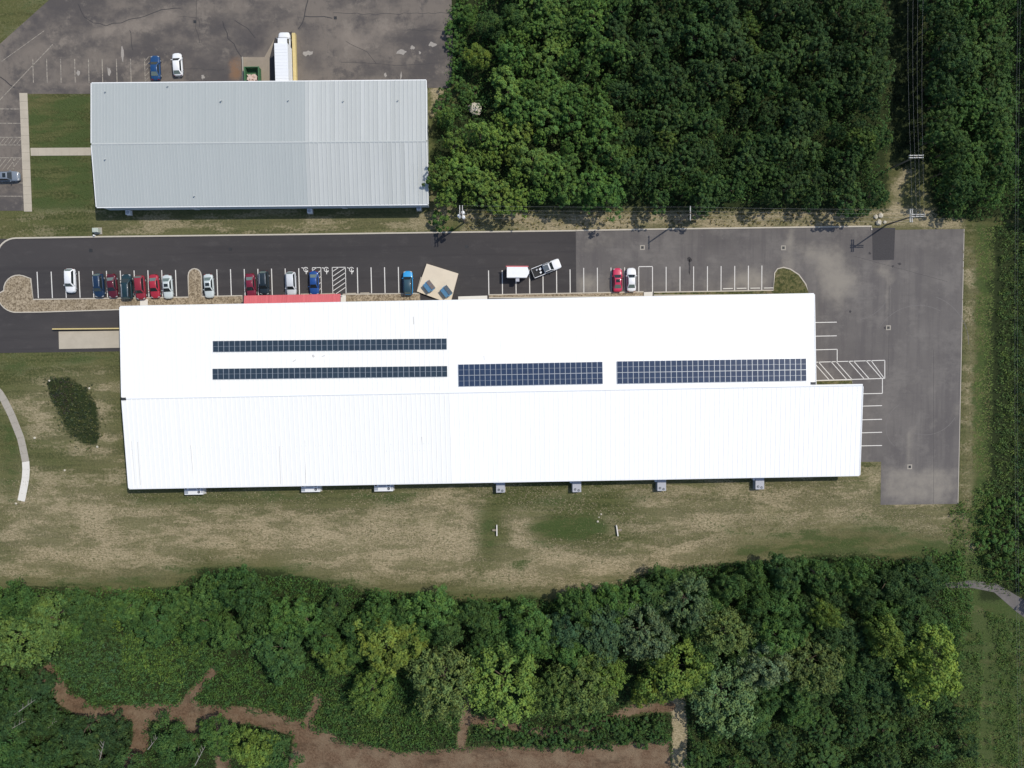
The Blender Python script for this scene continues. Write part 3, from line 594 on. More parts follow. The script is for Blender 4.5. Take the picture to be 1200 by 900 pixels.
# snow guards: rows of small cleats
m = MB()
for yy0, x0, x1 in ((9.8, LX0+1, LX0+22), (8.4, LX0+1, LX0+20), (-9.8, LX0+1, sec-4), (-11.1, LX0+1, sec-4)):
    xx = x0
    while xx < x1:
        z = RZ-(RZ-EZ)*abs(yy0)/17.55
        if rnd.random() < 0.55: m.box(xx, xx+0.16, yy0-0.09, yy0+0.09, z+0.004, z+0.05)
        xx += 0.91
m.build('snow_guard', M['white_metal'], wh)['kind'] = 'stuff'
M['stain'] = plain('grime_streak', (0.52, 0.51, 0.49), 0.8, var=0.2)
for (xa, ya), (xb, yb), wd in (((223,522),(226,566),0.07),((327,523),(328,568),0.08),((357,516),(357.5,567),0.09),((161,518),(163,569),0.08),((154,517),(157,569),0.05),((494,512),(495,522),0.12),((484,371),(484.5,380),0.16),((366,416),(368,418.5),0.4),((343,424),(347,421.5),0.15),((377,418),(381,416.5),0.12),((567,417),(567.5,422),0.1),((390,515),(391,566),0.04),((280,525),(281,569),0.04)):
    L = []
    for q in ((xa, ya), (xb, yb)):
        X_, Y_ = P(*q, 4.7); dx, dy = X_-MCX, Y_-MCY; c_, s_ = math.cos(R(-0.3)), math.sin(R(-0.3)); L.append((c_*dx-s_*dy, s_*dx+c_*dy))
    zr = lambda yv: RZ-(RZ-EZ)*abs(yv)/17.55+0.008
    (x0, y0), (x1, y1) = L; l = math.hypot(x1-x0, y1-y0); ox, oy = -(y1-y0)/l*wd/2, (x1-x0)/l*wd/2
    m = MB(); m.face([(x0-ox,y0-oy,zr(y0)),(x1-ox,y1-oy,zr(y1)),(x1+ox,y1+oy,zr(y1)),(x0+ox,y0+oy,zr(y0))]); m.build('grime_streak', M['stain'], wh)
# red canopy over the entrance, lower than the eave
cx0, cx1 = P(286.5, 350, 3.0)[0]-MCX, P(399.5, 350, 3.0)[0]-MCX
cn = ribbed(cx0, cx1, 19.35, 2.85, 17.35, 3.3, 0.42, 0.05, 0.10).build('canopy', M['roof_red'], wh)
MB().box(cx0, cx1, 19.27, 19.34, 2.6, 2.78).build('fascia', M['roof_red'], cn)
for i in range(6): xx = cx0+0.3+(cx1-cx0-0.6)*i/5; MB().box(xx-0.06, xx+0.06, 19.1, 19.22, 0, 2.75).build('post', M['trim_white'], cn)
for xx in (cx0+4, cx0+10, cx1-2, P(169,355)[0]-MCX, P(759,348)[0]-MCX):
    d = MB().box(xx-0.5, xx+0.5, 17.2, 17.25, 0.15, 2.25).build('door', M['dark_metal'], wh); MB().box(xx+0.32, xx+0.4, 17.25, 17.32, 1.1, 1.2).build('handle', M['alu'], d)
for yy in (3.5, 9.5): MB().box(LX0+0.19, LX0+0.25, yy-1.6, yy+1.6, 0.3, 3.6).build('overhead_door', M['white_metal'], wh)
MB().box(P(537,350)[0]-MCX, P(571,350)[0]-MCX, 17.2, 17.26, 0.15, 3.5).build('overhead_door', M['white_metal'], wh)
# dock ramp on the west side
rp = MB(); q = PL([(69,388.5),(143,387.5),(143,407.5),(69.5,409)]); rp.hexa([(*q[0],0.0),(*q[3],0.0),(*q[2],0.0),(*q[1],0.0)], [(*q[0],0.09),(*q[3],0.09),(*q[2],0.14),(*q[1],0.14)])
rr = empty('dock_ramp', (0,0,0)); prop(rr, 'pale concrete dock ramp with a tan guard wall on the west side', 'ramp')
rp.build('ramp_slab', M['concrete'], rr)
g = PL([(62,385.6),(143,384.9)], 0.5); a = math.atan2(g[1][1]-g[0][1], g[1][0]-g[0][0]); MB().obox((g[0][0]+g[1][0])/2, (g[0][1]+g[1][1])/2, a, math.hypot(g[1][0]-g[0][0], g[1][1]-g[0][1]), 0.24, 0.0, 0.75).build('guard_wall', M['yellow'], rr)

NCX, NCY = -47.05, 38.47
NE_, NR = 4.1, 4.9
nb = empty('metal_building', (NCX, NCY, 0), R(-0.25), 'grey ribbed metal building with two roof tones and blue-grey walls', 'building')
hx, hy = 31.47, 11.5
s2 = P(358.5, 165, 4.5)[0]-NCX
MB().box(-hx+0.2, hx-0.2, -hy+0.15, hy-0.15, 0, NE_-0.1).build('wall', M['wall_blue'], nb)
for x0, x1, mt, rh, am in ((-hx, s2, 'roof_grey', 0.05, 0.6), (s2, hx, 'roof_silver', 0.09, 1.2)):
    for sgn in (1, -1):
        m = ribbed(x0, x1, sgn*hy, NE_, 0, NR, 0.80 if mt == 'roof_silver' else 0.62, rh, 0.18 if mt == 'roof_silver' else 0.12, amp=am); m.build('roof_slope', M[mt], nb)
m = MB(); m.hexa([(-hx,-0.2,NR-0.01),(hx,-0.2,NR-0.01),(hx,0.2,NR-0.01),(-hx,0.2,NR-0.01)], [(-hx,-0.05,NR+0.09),(hx,-0.05,NR+0.09),(hx,0.05,NR+0.09),(-hx,0.05,NR+0.09)]); m.build('ridge_cap', M['roof_silver'], nb)
for sgn in (1, -1): MB().box(-hx, hx, sgn*(hy+0.09)-0.08, sgn*(hy+0.09)+0.08, NE_-0.18, NE_-0.03).build('gutter', M['trim_white'], nb)
for xx in (-hx-0.07, hx+0.07):
    for sgn in (1, -1):
        MB().hexa([(xx-0.06,sgn*0.2,NR-0.25),(xx+0.06,sgn*0.2,NR-0.25),(xx+0.06,sgn*hy,NE_-0.25),(xx-0.06,sgn*hy,NE_-0.25)][::sgn], [(xx-0.06,sgn*0.2,NR+0.05),(xx+0.06,sgn*0.2,NR+0.05),(xx+0.06,sgn*hy,NE_+0.05),(xx-0.06,sgn*hy,NE_+0.05)][::sgn]).build('rake_trim', M['trim_white'], nb)
m = MB()
xx = -hx+0.4
while xx < hx-0.3:
    m.box(xx, xx+0.07, -hy+0.11, -hy+0.16, 0.15, NE_-0.2); xx += 0.3
m.build('siding_rib', M['wall_blue'], nb)['kind'] = 'stuff'
for px in (232, 405): xx = P(px, 246)[0]-NCX; d = MB().box(xx-0.5, xx+0.5, -hy+0.04, -hy+0.1, 0.1, 2.2).build('door', M['white_metal'], nb); MB().box(xx+0.3, xx+0.38, -hy-0.04, -hy+0.04, 1.05, 1.15).build('handle', M['alu'], d)
for px, py in ((123,108),(196,101),(259,119),(125,188),(259.5,118),(338,117.5),(402.5,118),(466.5,117),(228,230)):
    X_, Y_ = P(px, py, 4.5); xl, yl = X_-NCX, Y_-NCY; z = NR-(NR-NE_)*abs(yl)/hy
    m = MB().tube((xl,yl,z-0.05), (xl,yl,z+0.45), 0.07, 0.07, 8); m.tube((xl,yl,z+0.45), (xl,yl,z+0.55), 0.14, 0.10, 8); m.build('vent_pipe', M['roof_silver'], nb, smooth=False)
# loading dock on the north side: apron, walls
dk = empty('loading_dock', (0,0,0)); prop(dk, 'stained concrete loading dock with a tan side wall behind the grey building', 'loading dock')
sheet('apron', PL([(285,67),(310,67),(322,45),(324,98),(285,98)]), Z1+0.012, M['apron'], dk)
sheet('truck_well', PL([(316,68),(322,45),(342,37),(343,98),(316,98)]), Z1+0.016, M['patch'], dk)
g = PL([(344.2,39),(346,98)], 0.6); a = math.atan2(g[1][1]-g[0][1], g[1][0]-g[0][0]); MB().obox((g[0][0]+g[1][0])/2, (g[0][1]+g[1][1])/2, a, math.hypot(g[1][0]-g[0][0], g[1][1]-g[0][1]), 0.62, 0, 0.8).build('side_wall', M['yellow'], dk)
g = PL([(284.6,67),(285.2,98)], 0.3); MB().obox((g[0][0]+g[1][0])/2, (g[0][1]+g[1][1])/2, math.pi/2, abs(g[1][1]-g[0][1]), 0.2, 0, 0.5).build('kerb_wall', M['conc_grey'], dk)

# ------------------------------------------------------------------ solar arrays
def solar(name, tl, tr, bl, k, rows, cell, label):
    zt = 4.85; a_, b_, c_ = P(*tl, zt), P(*tr, zt), P(*bl, zt)
    ang = math.atan2(b_[1]-a_[1], b_[0]-a_[0]); W_ = math.hypot(b_[0]-a_[0], b_[1]-a_[1]); H_ = math.hypot(c_[0]-a_[0], c_[1]-a_[1])
    ca, sa = math.cos(ang), math.sin(ang)
    def rz_at(lx, ly):
        yy = a_[1]+sa*lx+ca*ly; xx = a_[0]+ca*lx-sa*ly
        yl = -(xx-MCX)*math.sin(R(0.30))+(yy-MCY)*math.cos(R(0.30)); return RZ-(RZ-EZ)*abs(yl)/17.55
    root = empty(name, (a_[0], a_[1], 0), ang); prop(root, label, 'solar array', 'solar arrays on the white roof')
    pw, ph = W_/k, H_/rows; slope = (RZ-EZ)/17.55
    m = MB(); x0, x1, y0, y1 = 0.008, pw-0.008, -ph+0.012, -0.012
    zz = lambda yv, h: -yv*slope+h
    def slab(xa, xb, ya, yb, h0, h1, mi):
        m.hexa([(xa,ya,zz(ya,h0)),(xb,ya,zz(ya,h0)),(xb,yb,zz(yb,h0)),(xa,yb,zz(yb,h0))], [(xa,ya,zz(ya,h1)),(xb,ya,zz(ya,h1)),(xb,yb,zz(yb,h1)),(xa,yb,zz(yb,h1))], mi)
    slab(x0, x1, y0, y1, 0.0, 0.035, 0)
    ym = (y0+y1)/2; e = 0.038
    for ya, yb in ((y0+e, ym-0.016), (ym+0.016, y1-e)): slab(x0+e, x1-e, ya, yb, 0.034, 0.039, 1)
    me = m.mesh('solar_panel', [M['alu'], M[cell]])
    for r_ in range(rows):
        for i in range(k):
            lx, ly = i*pw, -r_*ph; link('solar_panel', me, root, (lx, ly, rz_at(lx+pw/2, ly)+0.13))
    for r_ in range(rows):
        for fy in (0.25, 0.75):
            ly = -(r_+fy)*ph; MB().box(0.1, W_-0.1, ly-0.03, ly+0.03, 0, 0.06).build('mounting_rail', M['alu'], root, (0, 0, rz_at(W_/2, ly)+0.062))
solar('solar_array', (249,399.5), (523.5,396.5), (249,412.6), 43, 1, 'solar_cell', 'single dark row of solar panels nearer the red canopy')
solar('solar_array', (249.3,432), (524.2,428.7), (249.3,444.8), 43, 1, 'solar_cell', 'single dark row of solar panels nearer the roof ridge')
solar('solar_array', (537,427), (706,423.8), (537,453), 27, 2, 'solar_cell_skytint', 'shorter double row block of solar panels with painted sky reflection at mid roof')
solar('solar_array', (722.8,423.3), (944.5,419.9), (722.8,449.8), 35, 2, 'solar_cell_skytint', 'longer double row block of solar panels with painted sky reflection at the east roof end')

# ------------------------------------------------------------------ vehicles
def loft(m, st, mi=0):
    """stations: (x, half width, top z, bottom z, shoulder) -> closed body"""
    rings = []
    for x_, w_, zt, zb, sh in st:
        half = [(0.0, zt), (w_*0.62, zt-0.005), (w_*0.86, zt-sh*0.35), (w_, zt-sh), (w_, zb+0.28*(zt-zb)), (w_*0.93, zb)]
        rings.append([(x_, yy, zz_) for yy, zz_ in half] + [(x_, -yy, zz_) for yy, zz_ in reversed(half[1:])])
    k = len(rings[0])
    for a, b in zip(rings, rings[1:]):
        for i in range(k):
            j = (i+1) % k; m.face([a[i], b[i], b[j], a[j]], mi)
    m.face(rings[0], mi); m.face(rings[-1][::-1], mi)
def fixed(me):
    bm = bmesh.new(); bm.from_mesh(me); bmesh.ops.remove_doubles(bm, verts=bm.verts, dist=1e-4); bmesh.ops.recalc_face_normals(bm, faces=bm.faces); bm.to_mesh(me); bm.free(); return me
def panel(a, b, c, d, inset, off, thick=0.02):
    a, b, c, d = map(Vector, (a, b, c, d)); ce = (a+b+c+d)/4; nrm_ = (b-a).cross(d-a).normalized()
    q = [p+(ce-p)*inset+nrm_*off for p in (a, b, c, d)]; m = MB(); m.hexa([tuple(p-nrm_*thick) for p in q], [tuple(p) for p in q]); return m
KINDS = {  # L, W, H, hood z, belt z, wind base, roof front, roof rear, rear base (from the nose, fractions)
    'sedan': (4.65, 1.80, 1.45, 0.92, 0.98, 0.29, 0.43, 0.70, 0.85, 1.00),
    'hatch': (4.30, 1.76, 1.50, 0.94, 1.00, 0.26, 0.40, 0.82, 0.95, 1.02),
    'suv':   (4.70, 1.86, 1.72, 1.05, 1.12, 0.26, 0.38, 0.88, 0.97, 1.12),
    'van':   (4.95, 1.92, 1.78, 1.05, 1.12, 0.20, 0.36, 0.92, 0.985, 1.12)}
CACHE = {}
def car_meshes(kind):
    if kind in CACHE: return CACHE[kind]
    L, W, H, hz, bz, wb, rf, rrr, rb, tz = KINDS[kind]; X = lambda f: L/2-f*L; w2 = W/2; D = {}
    m = MB(); prof = [(0.0,0.48,0.62,0.36),(0.012,0.68,0.70,0.30),(0.04,0.85,hz-0.14,0.22),(0.10,0.96,hz-0.06,0.2),(0.20,1.0,hz,0.2),(wb,1.0,bz,0.2),(0.5,1.0,bz+0.01,0.2),(0.72,1.0,bz+0.01,0.2),(rb,0.98,tz,0.2),(0.93,0.93,tz-0.03,0.22),(0.975,0.80,tz-0.12,0.28),(1.0,0.58,tz-0.28,0.36)]
    if rb > 0.93: prof = [p for p in prof if p[0] <= 0.72] + [(0.9,0.97,tz,0.22),(0.97,0.90,tz-0.02,0.28),(0.99,0.80,tz-0.1,0.3),(1.0,0.68,tz-0.2,0.36)]
    loft(m, [(X(f), w2*wf, zt, zb, 0.14) for f, wf, zt, zb in prof]); D['body'] = fixed(m.mesh('body', M['paint_car'], True))
    m = MB(); wB, wT = w2*0.90, w2*0.70; zb = bz-0.06
    xs = [X(wb), X(rf), (X(rf)+X(rrr))/2, X(rrr), X(rb)]; zs = [bz+0.0, H-0.03, H, H-0.03, (tz if rb <= 0.93 else tz-0.02)]
    def ring(i):
        top = i in (1, 2, 3); z = zs[i]; wt = wT if top else wB*0.97
        return [(xs[i],wB,zb),(xs[i],wt,z-(0.05 if top else 0)),(xs[i],wt*0.8,z),(xs[i],0,z+(0.02 if top else 0)),(xs[i],-wt*0.8,z),(xs[i],-wt,z-(0.05 if top else 0)),(xs[i],-wB,zb)]
    rg = [ring(i) for i in range(5)]
    for a, b in zip(rg, rg[1:]):
        for i in range(6): m.face([a[i], b[i], b[i+1], a[i+1]])
    D['cabin'] = fixed(m.mesh('cabin', M['paint_car'], True))
    P0 = lambda x_, y_, z_: (x_, y_, z_)
    D['windshield'] = panel(P0(X(wb)+0.02,-wB*0.93,bz+0.0), P0(X(wb)+0.02,wB*0.93,bz+0.0), P0(X(rf),wT*0.9,H-0.03), P0(X(rf),-wT*0.9,H-0.03), 0.07, 0.03).mesh('windshield', M['glass'])
    D['rear_window'] = panel(P0(X(rb)-0.02,wB*0.93,zs[4]), P0(X(rb)-0.02,-wB*0.93,zs[4]), P0(X(rrr),-wT*0.9,H-0.03), P0(X(rrr),wT*0.9,H-0.03), 0.10, 0.03).mesh('rear_window', M['glass_pale'])
    xa, xb_ = X(wb+(rf-wb)*0.35), X(rb-(rb-rrr)*0.35)
    D['side_l'] = panel((xa,wB,bz+0.02),(xb_,wB,bz+0.02),(X(rrr)+0.05,wT,H-0.10),(X(rf)-0.05,wT,H-0.10), 0.05, -0.0).mesh('side_window', M['glass'])
    m = panel((xa,wB,bz+0.02),(xb_,wB,bz+0.02),(X(rrr)+0.05,wT,H-0.10),(X(rf)-0.05,wT,H-0.10), 0.05, -0.03, -0.06); D['side_l'] = m.mesh('side_window', M['glass'])
    m.v = [(a, -b, c) for a, b, c in m.v]; D['side_r'] = fixed(m.mesh('side_window', M['glass'])); fixed(D['side_l'])
    D['sunroof'] = MB().box(X(rf)-0.85, X(rf)-0.25, -wT*0.62, wT*0.62, H-0.005, H+0.028).mesh('sunroof', M['glass'])
    m = MB().tube((0,-0.1,0),(0,0.1,0),0.33,0.33,16); D['tyre'] = m.mesh('tyre', M['black'])
    D['rim'] = MB().tube((0,-0.107,0),(0,0.107,0),0.21,0.21,10).mesh('rim', M['alu'])
    D['head'] = MB().hexa([(0,-0.2,-0.08),(0.12,-0.16,-0.08),(0.03,0.18,-0.08),(-0.12,0.18,-0.08)],[(-0.08,-0.2,0.07),(0.02,-0.16,0.07),(-0.06,0.18,0.07),(-0.2,0.18,0.07)]).mesh('headlight', M['lamp_white'])
    D['tail'] = MB().box(-0.05,0.08,-0.17,0.17,-0.1,0.1).mesh('taillight', M['lamp_red'])
    D['mirror'] = MB().hexa([(-0.09,-0.11,-0.06),(0.09,-0.11,-0.06),(0.05,0.12,-0.06),(-0.09,0.12,-0.06)],[(-0.08,-0.1,0.08),(0.04,-0.1,0.08),(0.01,0.1,0.08),(-0.08,0.1,0.08)]).mesh('mirror', M['paint_car'])
    D['roof_rack'] = MB().box(X(rrr)+0.1, X(rf)-0.3, -0.025, 0.025, H-0.0, H+0.06).mesh('roof_rail', M['alu'])
    CACHE[kind] = D; return D
def car(px, py, heading, kind, col, label, sunroof=False, roofcol=None, rails=False, shade=None, top=None):
    D = car_meshes(kind); L, W, H, hz, bz, wb, rf, rrr, rb, tz = KINDS[kind]; X = lambda f: L/2-f*L; w2 = W/2
    cx, cy = P(px, py, 0.9)
    r = empty('parked_car', (cx, cy, Z1), R(heading), label, 'car', 'cars parked in the lots')
    link('body', D['body'], r, color=col); cb = link('cabin', D['cabin'], r, color=roofcol or col)
    link('windshield', D['windshield'], cb); link('rear_window', D['rear_window'], cb); link('side_window', D['side_l'], cb); link('side_window', D['side_r'], cb)
    if sunroof: link('sunroof', D['sunroof'], cb)
    if rails:
        for s in (1, -1): link('roof_rail', D['roof_rack'], cb, (0, s*w2*0.58, 0))
    for fx in (0.19, 0.80):
        for s in (1, -1):
            t = link('tyre', D['tyre'], r, (X(fx), s*(w2-0.11), 0.33)); t.name = 'wheel'; link('rim', D['rim'], t)
    for s in (1, -1):
        link('headlight', D['head'], r, (X(0.035), s*w2*0.66, hz-0.22)).scale = (1, s, 1)
        link('taillight', D['tail'], r, (X(0.985), s*w2*0.66, tz-0.22)); mo = link('mirror', D['mirror'], r, (X(wb+0.05), s*(w2+0.08), bz+0.03), color=col); mo.scale = (1, s, 1)
    if shade:
        MB().hexa([(X(wb)-0.12,-0.55,bz+0.02),(X(wb)-0.12,0.55,bz+0.02),(X(wb)-0.35,0.5,bz+0.16),(X(wb)-0.35,-0.5,bz+0.16)], [(X(wb)-0.08,-0.55,bz+0.1),(X(wb)-0.08,0.55,bz+0.1),(X(wb)-0.31,0.5,bz+0.24),(X(wb)-0.31,-0.5,bz+0.24)]).build('sunshade', M['white_metal'], cb)
    return r
WHITE, SILV, SILV2 = (0.74, 0.75, 0.76), (0.50, 0.55, 0.55), (0.56, 0.58, 0.60)
RED, MAROON, DRED = (0.34, 0.022, 0.040), (0.085, 0.010, 0.020), (0.24, 0.022, 0.036)
NAVY, TEAL, BLACKB, BLUE = (0.010, 0.028, 0.066), (0.012, 0.034, 0.044), (0.016, 0.026, 0.034), (0.015, 0.065, 0.24)
car(181.5, 79, 90, 'sedan', (0.012, 0.055, 0.155), 'deep blue sedan parked behind the grey building beside the white car')
car(207.5, 75, 92, 'hatch', WHITE, 'white hatchback parked behind the grey building beside the blue sedan')
car(8, 206.5, 0, 'suv', (0.16, 0.19, 0.23), 'slate grey car with a black sunroof facing the straight pavement', sunroof=True)
car(82, 329, -91, 'suv', WHITE, 'white car parked alone between empty stalls of the gravel bed row')
car(115.5, 334.5, -88, 'suv', NAVY, 'navy blue SUV beside a maroon sedan', rails=True)
car(131, 335, -86, 'sedan', MAROON, 'dark maroon sedan between the navy SUV and the dark teal SUV')
car(148.5, 336, 91, 'van', TEAL, 'dark teal van parked with its nose away from the building', rails=True)
car(164, 337, -88, 'suv', DRED, 'dark red SUV beside the dark teal van')
car(180.5, 335.5, -87, 'sedan', RED, 'bright red sedan between the red SUV and a silver sedan')
car(196, 336, -88, 'sedan', SILV, 'silver sedan with a black sunroof beside the red sedan', sunroof=True)
car(244.3, 335, -88, 'sedan', SILV, 'silver sedan with a black sunroof right beside the rounded gravel finger', sunroof=True)
car(293.5, 334.5, -87, 'sedan', (0.17, 0.014, 0.035), 'small maroon car in front of the red canopy beside a black SUV')
car(309.3, 331.5, -89, 'suv', BLACKB, 'blue-black SUV in front of the red canopy', rails=True)
car(341, 332.5, -89, 'suv', SILV2, 'silver SUV in front of the red canopy beside an empty stall')
car(367.8, 331.5, -90, 'sedan', BLUE, 'royal blue sedan with a windscreen shade at the accessible stalls', shade=True)
car(478, 331.5, 90, 'suv', (0.035, 0.30, 0.62), 'bright sky blue car with a dark top beside the beige platform', roofcol=(0.03, 0.07, 0.095))
car(723.8, 328, 90, 'sedan', (0.50, 0.030, 0.085), 'crimson sedan with a sunroof on the grey lot', sunroof=True)
car(740, 327.8, 90, 'sedan', WHITE, 'white sedan beside the crimson sedan on the grey lot')

# pickup towing the trailer
cx, cy = P(640.5, 314.3, 0.9)
pk = empty('pickup_truck', (cx, cy, Z1), R(21), 'white pickup truck with a dark cab roof and loaded bed, parked askew', 'pickup')
m = MB(); loft(m, [(2.85,0.72,0.85,0.4,0.14),(2.8,0.82,0.98,0.34,0.14),(2.6,0.93,1.1,0.3,0.14),(2.2,0.97,1.15,0.3,0.14),(1.3,0.98,1.2,0.3,0.14),(-0.65,0.98,1.18,0.3,0.14)]); link('body', fixed(m.mesh('body', M['paint_car'], True)), pk, color=WHITE)
m = MB(); b4 = [(1.35,-0.88,1.12),(1.35,0.88,1.12),(-0.62,0.88,1.12),(-0.62,-0.88,1.12)]; t4 = [(0.62,-0.68,1.82),(0.62,0.68,1.82),(-0.5,0.68,1.84),(-0.5,-0.68,1.84)]
m.hexa(b4[::-1], t4[::-1]); cabn = link('cabin', fixed(m.mesh('cabin', M['paint_car'])), pk, color=WHITE)
panel(b4[0], b4[1], t4[1], t4[0], 0.08, 0.012).build('windshield', M['glass'], cabn); MB().box(-0.55, 0.38, -0.6, 0.6, 1.80, 1.86).build('roof_glass', M['lid2'], cabn)
for s in (1, -1): panel((1.1*1,s*0.885,1.14),(-0.55,s*0.885,1.14),(-0.45,s*0.70,1.76),(0.55,s*0.70,1.76), 0.07, 0.012*s, 0.02*s).build('side_window', M['glass'], cabn)
MB().box(-2.8,-0.66,-0.9,0.9,0.55,0.72).build('bed_floor', M['black'], pk)
for s in (1, -1): link('bed_wall', MB().box(-2.85,-0.66,s*0.94-0.05,s*0.94+0.05,0.45,1.18).mesh('bed_wall', M['paint_car']), pk, color=WHITE)
link('tailgate', MB().box(-2.92,-2.86,-0.9,0.9,0.5,1.18).mesh('tailgate', M['paint_car']), pk, color=(0.45,0.46,0.47))
for bx_, by_, s_ in ((-1.2,0.3,0.5),(-1.35,-0.35,0.4),(-1.9,0.4,0.35)): MB().obox(bx_, by_, 0.4, s_, s_*0.8, 0.72, 0.72+s_*0.7).build('cargo_box', M['white_metal'] if s_ > 0.38 else M['grey_metal'], pk)
for fx in (1.85, -1.75):
    for s in (1, -1): t = MB().tube((0,-0.12,0),(0,0.12,0),0.38,0.38,16).build('wheel', M['black'], pk, (fx, s*0.86, 0.38)); MB().tube((0,-0.127,0),(0,0.127,0),0.24,0.24,10).build('rim', M['alu'], t)
for s in (1, -1): MB().box(0.95,1.1,s*1.02-0.1,s*1.02+0.1,1.15,1.35).build('mirror', M['black'], pk); MB().box(2.72,2.84,s*0.68-0.14,s*0.68+0.14,0.8,0.95).build('headlight', M['lamp_white'], pk); MB().box(-2.93,-2.86,s*0.94-0.06,s*0.94+0.06,0.75,1.05).build('taillight', M['lamp_red'], pk)
# enclosed trailer
cx, cy = P(606.5, 319.3, 2.0)
tr_ = empty('enclosed_trailer', (cx, cy, Z1), R(-1), 'white enclosed trailer with a pointed nose and red edge stripe', 'trailer')
m = MB(); pl = [(-2.05,-1.0),(1.75,-1.0),(2.2,-0.15),(2.2,0.15),(1.9,1.0),(-2.05,1.0)]; m.prism(pl, 0.5, 2.42); bd = m.build('body', M['white_metal'], tr_)
MB().prism([(a*1.01, b*1.015) for a, b in pl], 2.42, 2.47).build('roof', M['trim_white'], tr_)
MB().box(-2.15,2.0,1.02,1.16,2.28,2.44).build('awning_roll', M['roof_red'], tr_)
MB().box(-2.25,2.1,1.03,1.22,2.445,2.50).build('awning_rail', M['roof_red'], tr_)
MB().box(-0.35,0.35,-1.75,-1.0,1.6,2.15).build('air_conditioner', M['grey_metal'], tr_)
for fx in (-0.55, 0.3):
    for s in (1, -1): t = MB().tube((0,-0.1,0),(0,0.1,0),0.34,0.34,14).build('wheel', M['black'], tr_, (fx, s*0.88, 0.34)); MB().tube((0,-0.105,0),(0,0.105,0),0.2,0.2,10).build('rim', M['alu'], t)
m = MB().tube((2.1,0.3,0.5),(3.1,0,0.5),0.05,0.05,6); m.tube((2.1,-0.3,0.5),(3.1,0,0.5),0.05,0.05,6); m.tube((3.0,0,0.1),(3.0,0,0.75),0.04,0.04,6); m.build('tongue', M['dark_metal'], tr_)
# box truck backed up to the dock
cx, cy = P(332, 66, 1.5)
bt = empty('box_truck', (cx+0.25, cy-0.6, Z1), R(90), 'white box truck backed up to the loading dock', 'truck')
MB().box(-5.6,2.2,-1.25,1.25,0.95,3.55).build('cargo_box', M['white_metal'], bt)
m = MB()
for i in range(13): x_ = -5.5+i*0.6; m.box(x_, x_+0.06, -1.2, 1.2, 3.55, 3.585)
m.build('roof_bow', M['trim_white'], bt)['kind'] = 'stuff'
m = MB(); loft(m, [(5.15,0.72,1.2,0.5,0.16),(5.08,0.88,1.45,0.42,0.16),(4.8,1.0,1.66,0.4,0.16),(4.1,1.06,1.78,0.4,0.16),(2.25,1.06,1.82,0.4,0.16)]); link('hood', fixed(m.mesh('hood', M['paint_car'], True)), bt, color=WHITE)
b4 = [(4.05,-1.0,1.75),(4.05,1.0,1.75),(2.28,1.0,1.75),(2.28,-1.0,1.75)]; t4 = [(3.55,-0.86,2.6),(3.55,0.86,2.6),(2.3,0.86,2.7),(2.3,-0.86,2.7)]
m = MB(); m.hexa(b4[::-1], t4[::-1]); cb = link('cab', fixed(m.mesh('cab', M['paint_car'])), bt, color=WHITE); panel(b4[0], b4[1], t4[1], t4[0], 0.08, 0.012).build('windshield', M['glass'], cb)
for s in (1, -1):
    panel((3.8,s*1.005,1.8),(2.35,s*1.005,1.8),(2.38,s*0.885,2.5),(3.45,s*0.885,2.5), 0.06, 0.014*s, 0.02*s).build('side_window', M['glass'], cb); MB().box(3.7,3.78,s*1.22-0.08,s*1.22+0.08,1.8,2.15).build('mirror', M['grey_metal'], cb)
    MB().box(5.0,5.14,s*0.66-0.16,s*0.72+0.16,0.95,1.12).build('headlight', M['lamp_white'], bt)
    for fx in (4.0, -3.6): t = MB().tube((0,-0.16,0),(0,0.16,0),0.46,0.46,16).build('wheel', M['black'], bt, (fx, s*0.98, 0.46)); MB().tube((0,-0.166,0),(0,0.166,0),0.28,0.28,10).build('rim', M['alu'], t)
MB().box(-5.4,2.4,-0.4,0.4,0.6,0.94).build('chassis', M['dark_metal'], bt)

# ------------------------------------------------------------------ dumpsters, platform, cabinets, condensers, headwalls
pf = MB(); zp = 0.55; q = PL([(500,309),(537,320.5),(528.5,352.5),(518,352.5),(488.5,341.5)], zp)
pr = empty('concrete_platform', (*q[4], 0)); prop(pr, 'raised beige concrete platform carrying two blue bins', 'platform'); lq = [(a-q[4][0], b-q[4][1]) for a, b in q]
pf.prism(lq[::-1], 0.0, zp); pf.build('slab', M['pad'], pr)
g = PL([(493,324.5),(495.5,324.8),(490.8,342.3),(488.2,341)], 0.3); MB().prism([(a-q[4][0], b-q[4][1]) for a, b in g][::-1], 0, 0.3).build('step', M['concrete'], pr)
def bin_(px, py, ang, lid, label):
    cx, cy = P(px, py, 1.4); r = empty('waste_bin', (cx, cy, zp), R(ang), label, 'bin', 'blue bins on the platform')
    m = MB(); prof = [(-0.85,0.08),(0.75,0.08),(0.75,1.45),(0.05,1.45),(-0.85,1.0)]   # side profile: sloped front
    m.hexa([(a,-0.92,b) for a, b in prof], [(a,0.92,b) for a, b in prof]); m.build('container', M['blue_steel'], r)
    for s in (1, -1): MB().box(0.02,0.82,s*0.46-0.44,s*0.46+0.44,1.46,1.52).build('lid', M[lid], r)
    for s in (1, -1): MB().box(-0.3,0.5,s*1.0-0.06,s*1.0+0.06,0.75,0.95).build('fork_pocket', M['blue_steel'], r)
    for a in (-0.7, 0.6):
        for s in (1, -1): MB().tube((a,s*0.75-0.04,0.06),(a,s*0.75+0.04,0.06),0.06,0.06,8).build('caster', M['black'], r)
bin_(503, 335.5, 37, 'lid', 'blue waste bin with grey-brown lids on the beige platform')
bin_(523.2, 341.5, 37, 'lid2', 'blue waste bin with dark slate lids on the beige platform')
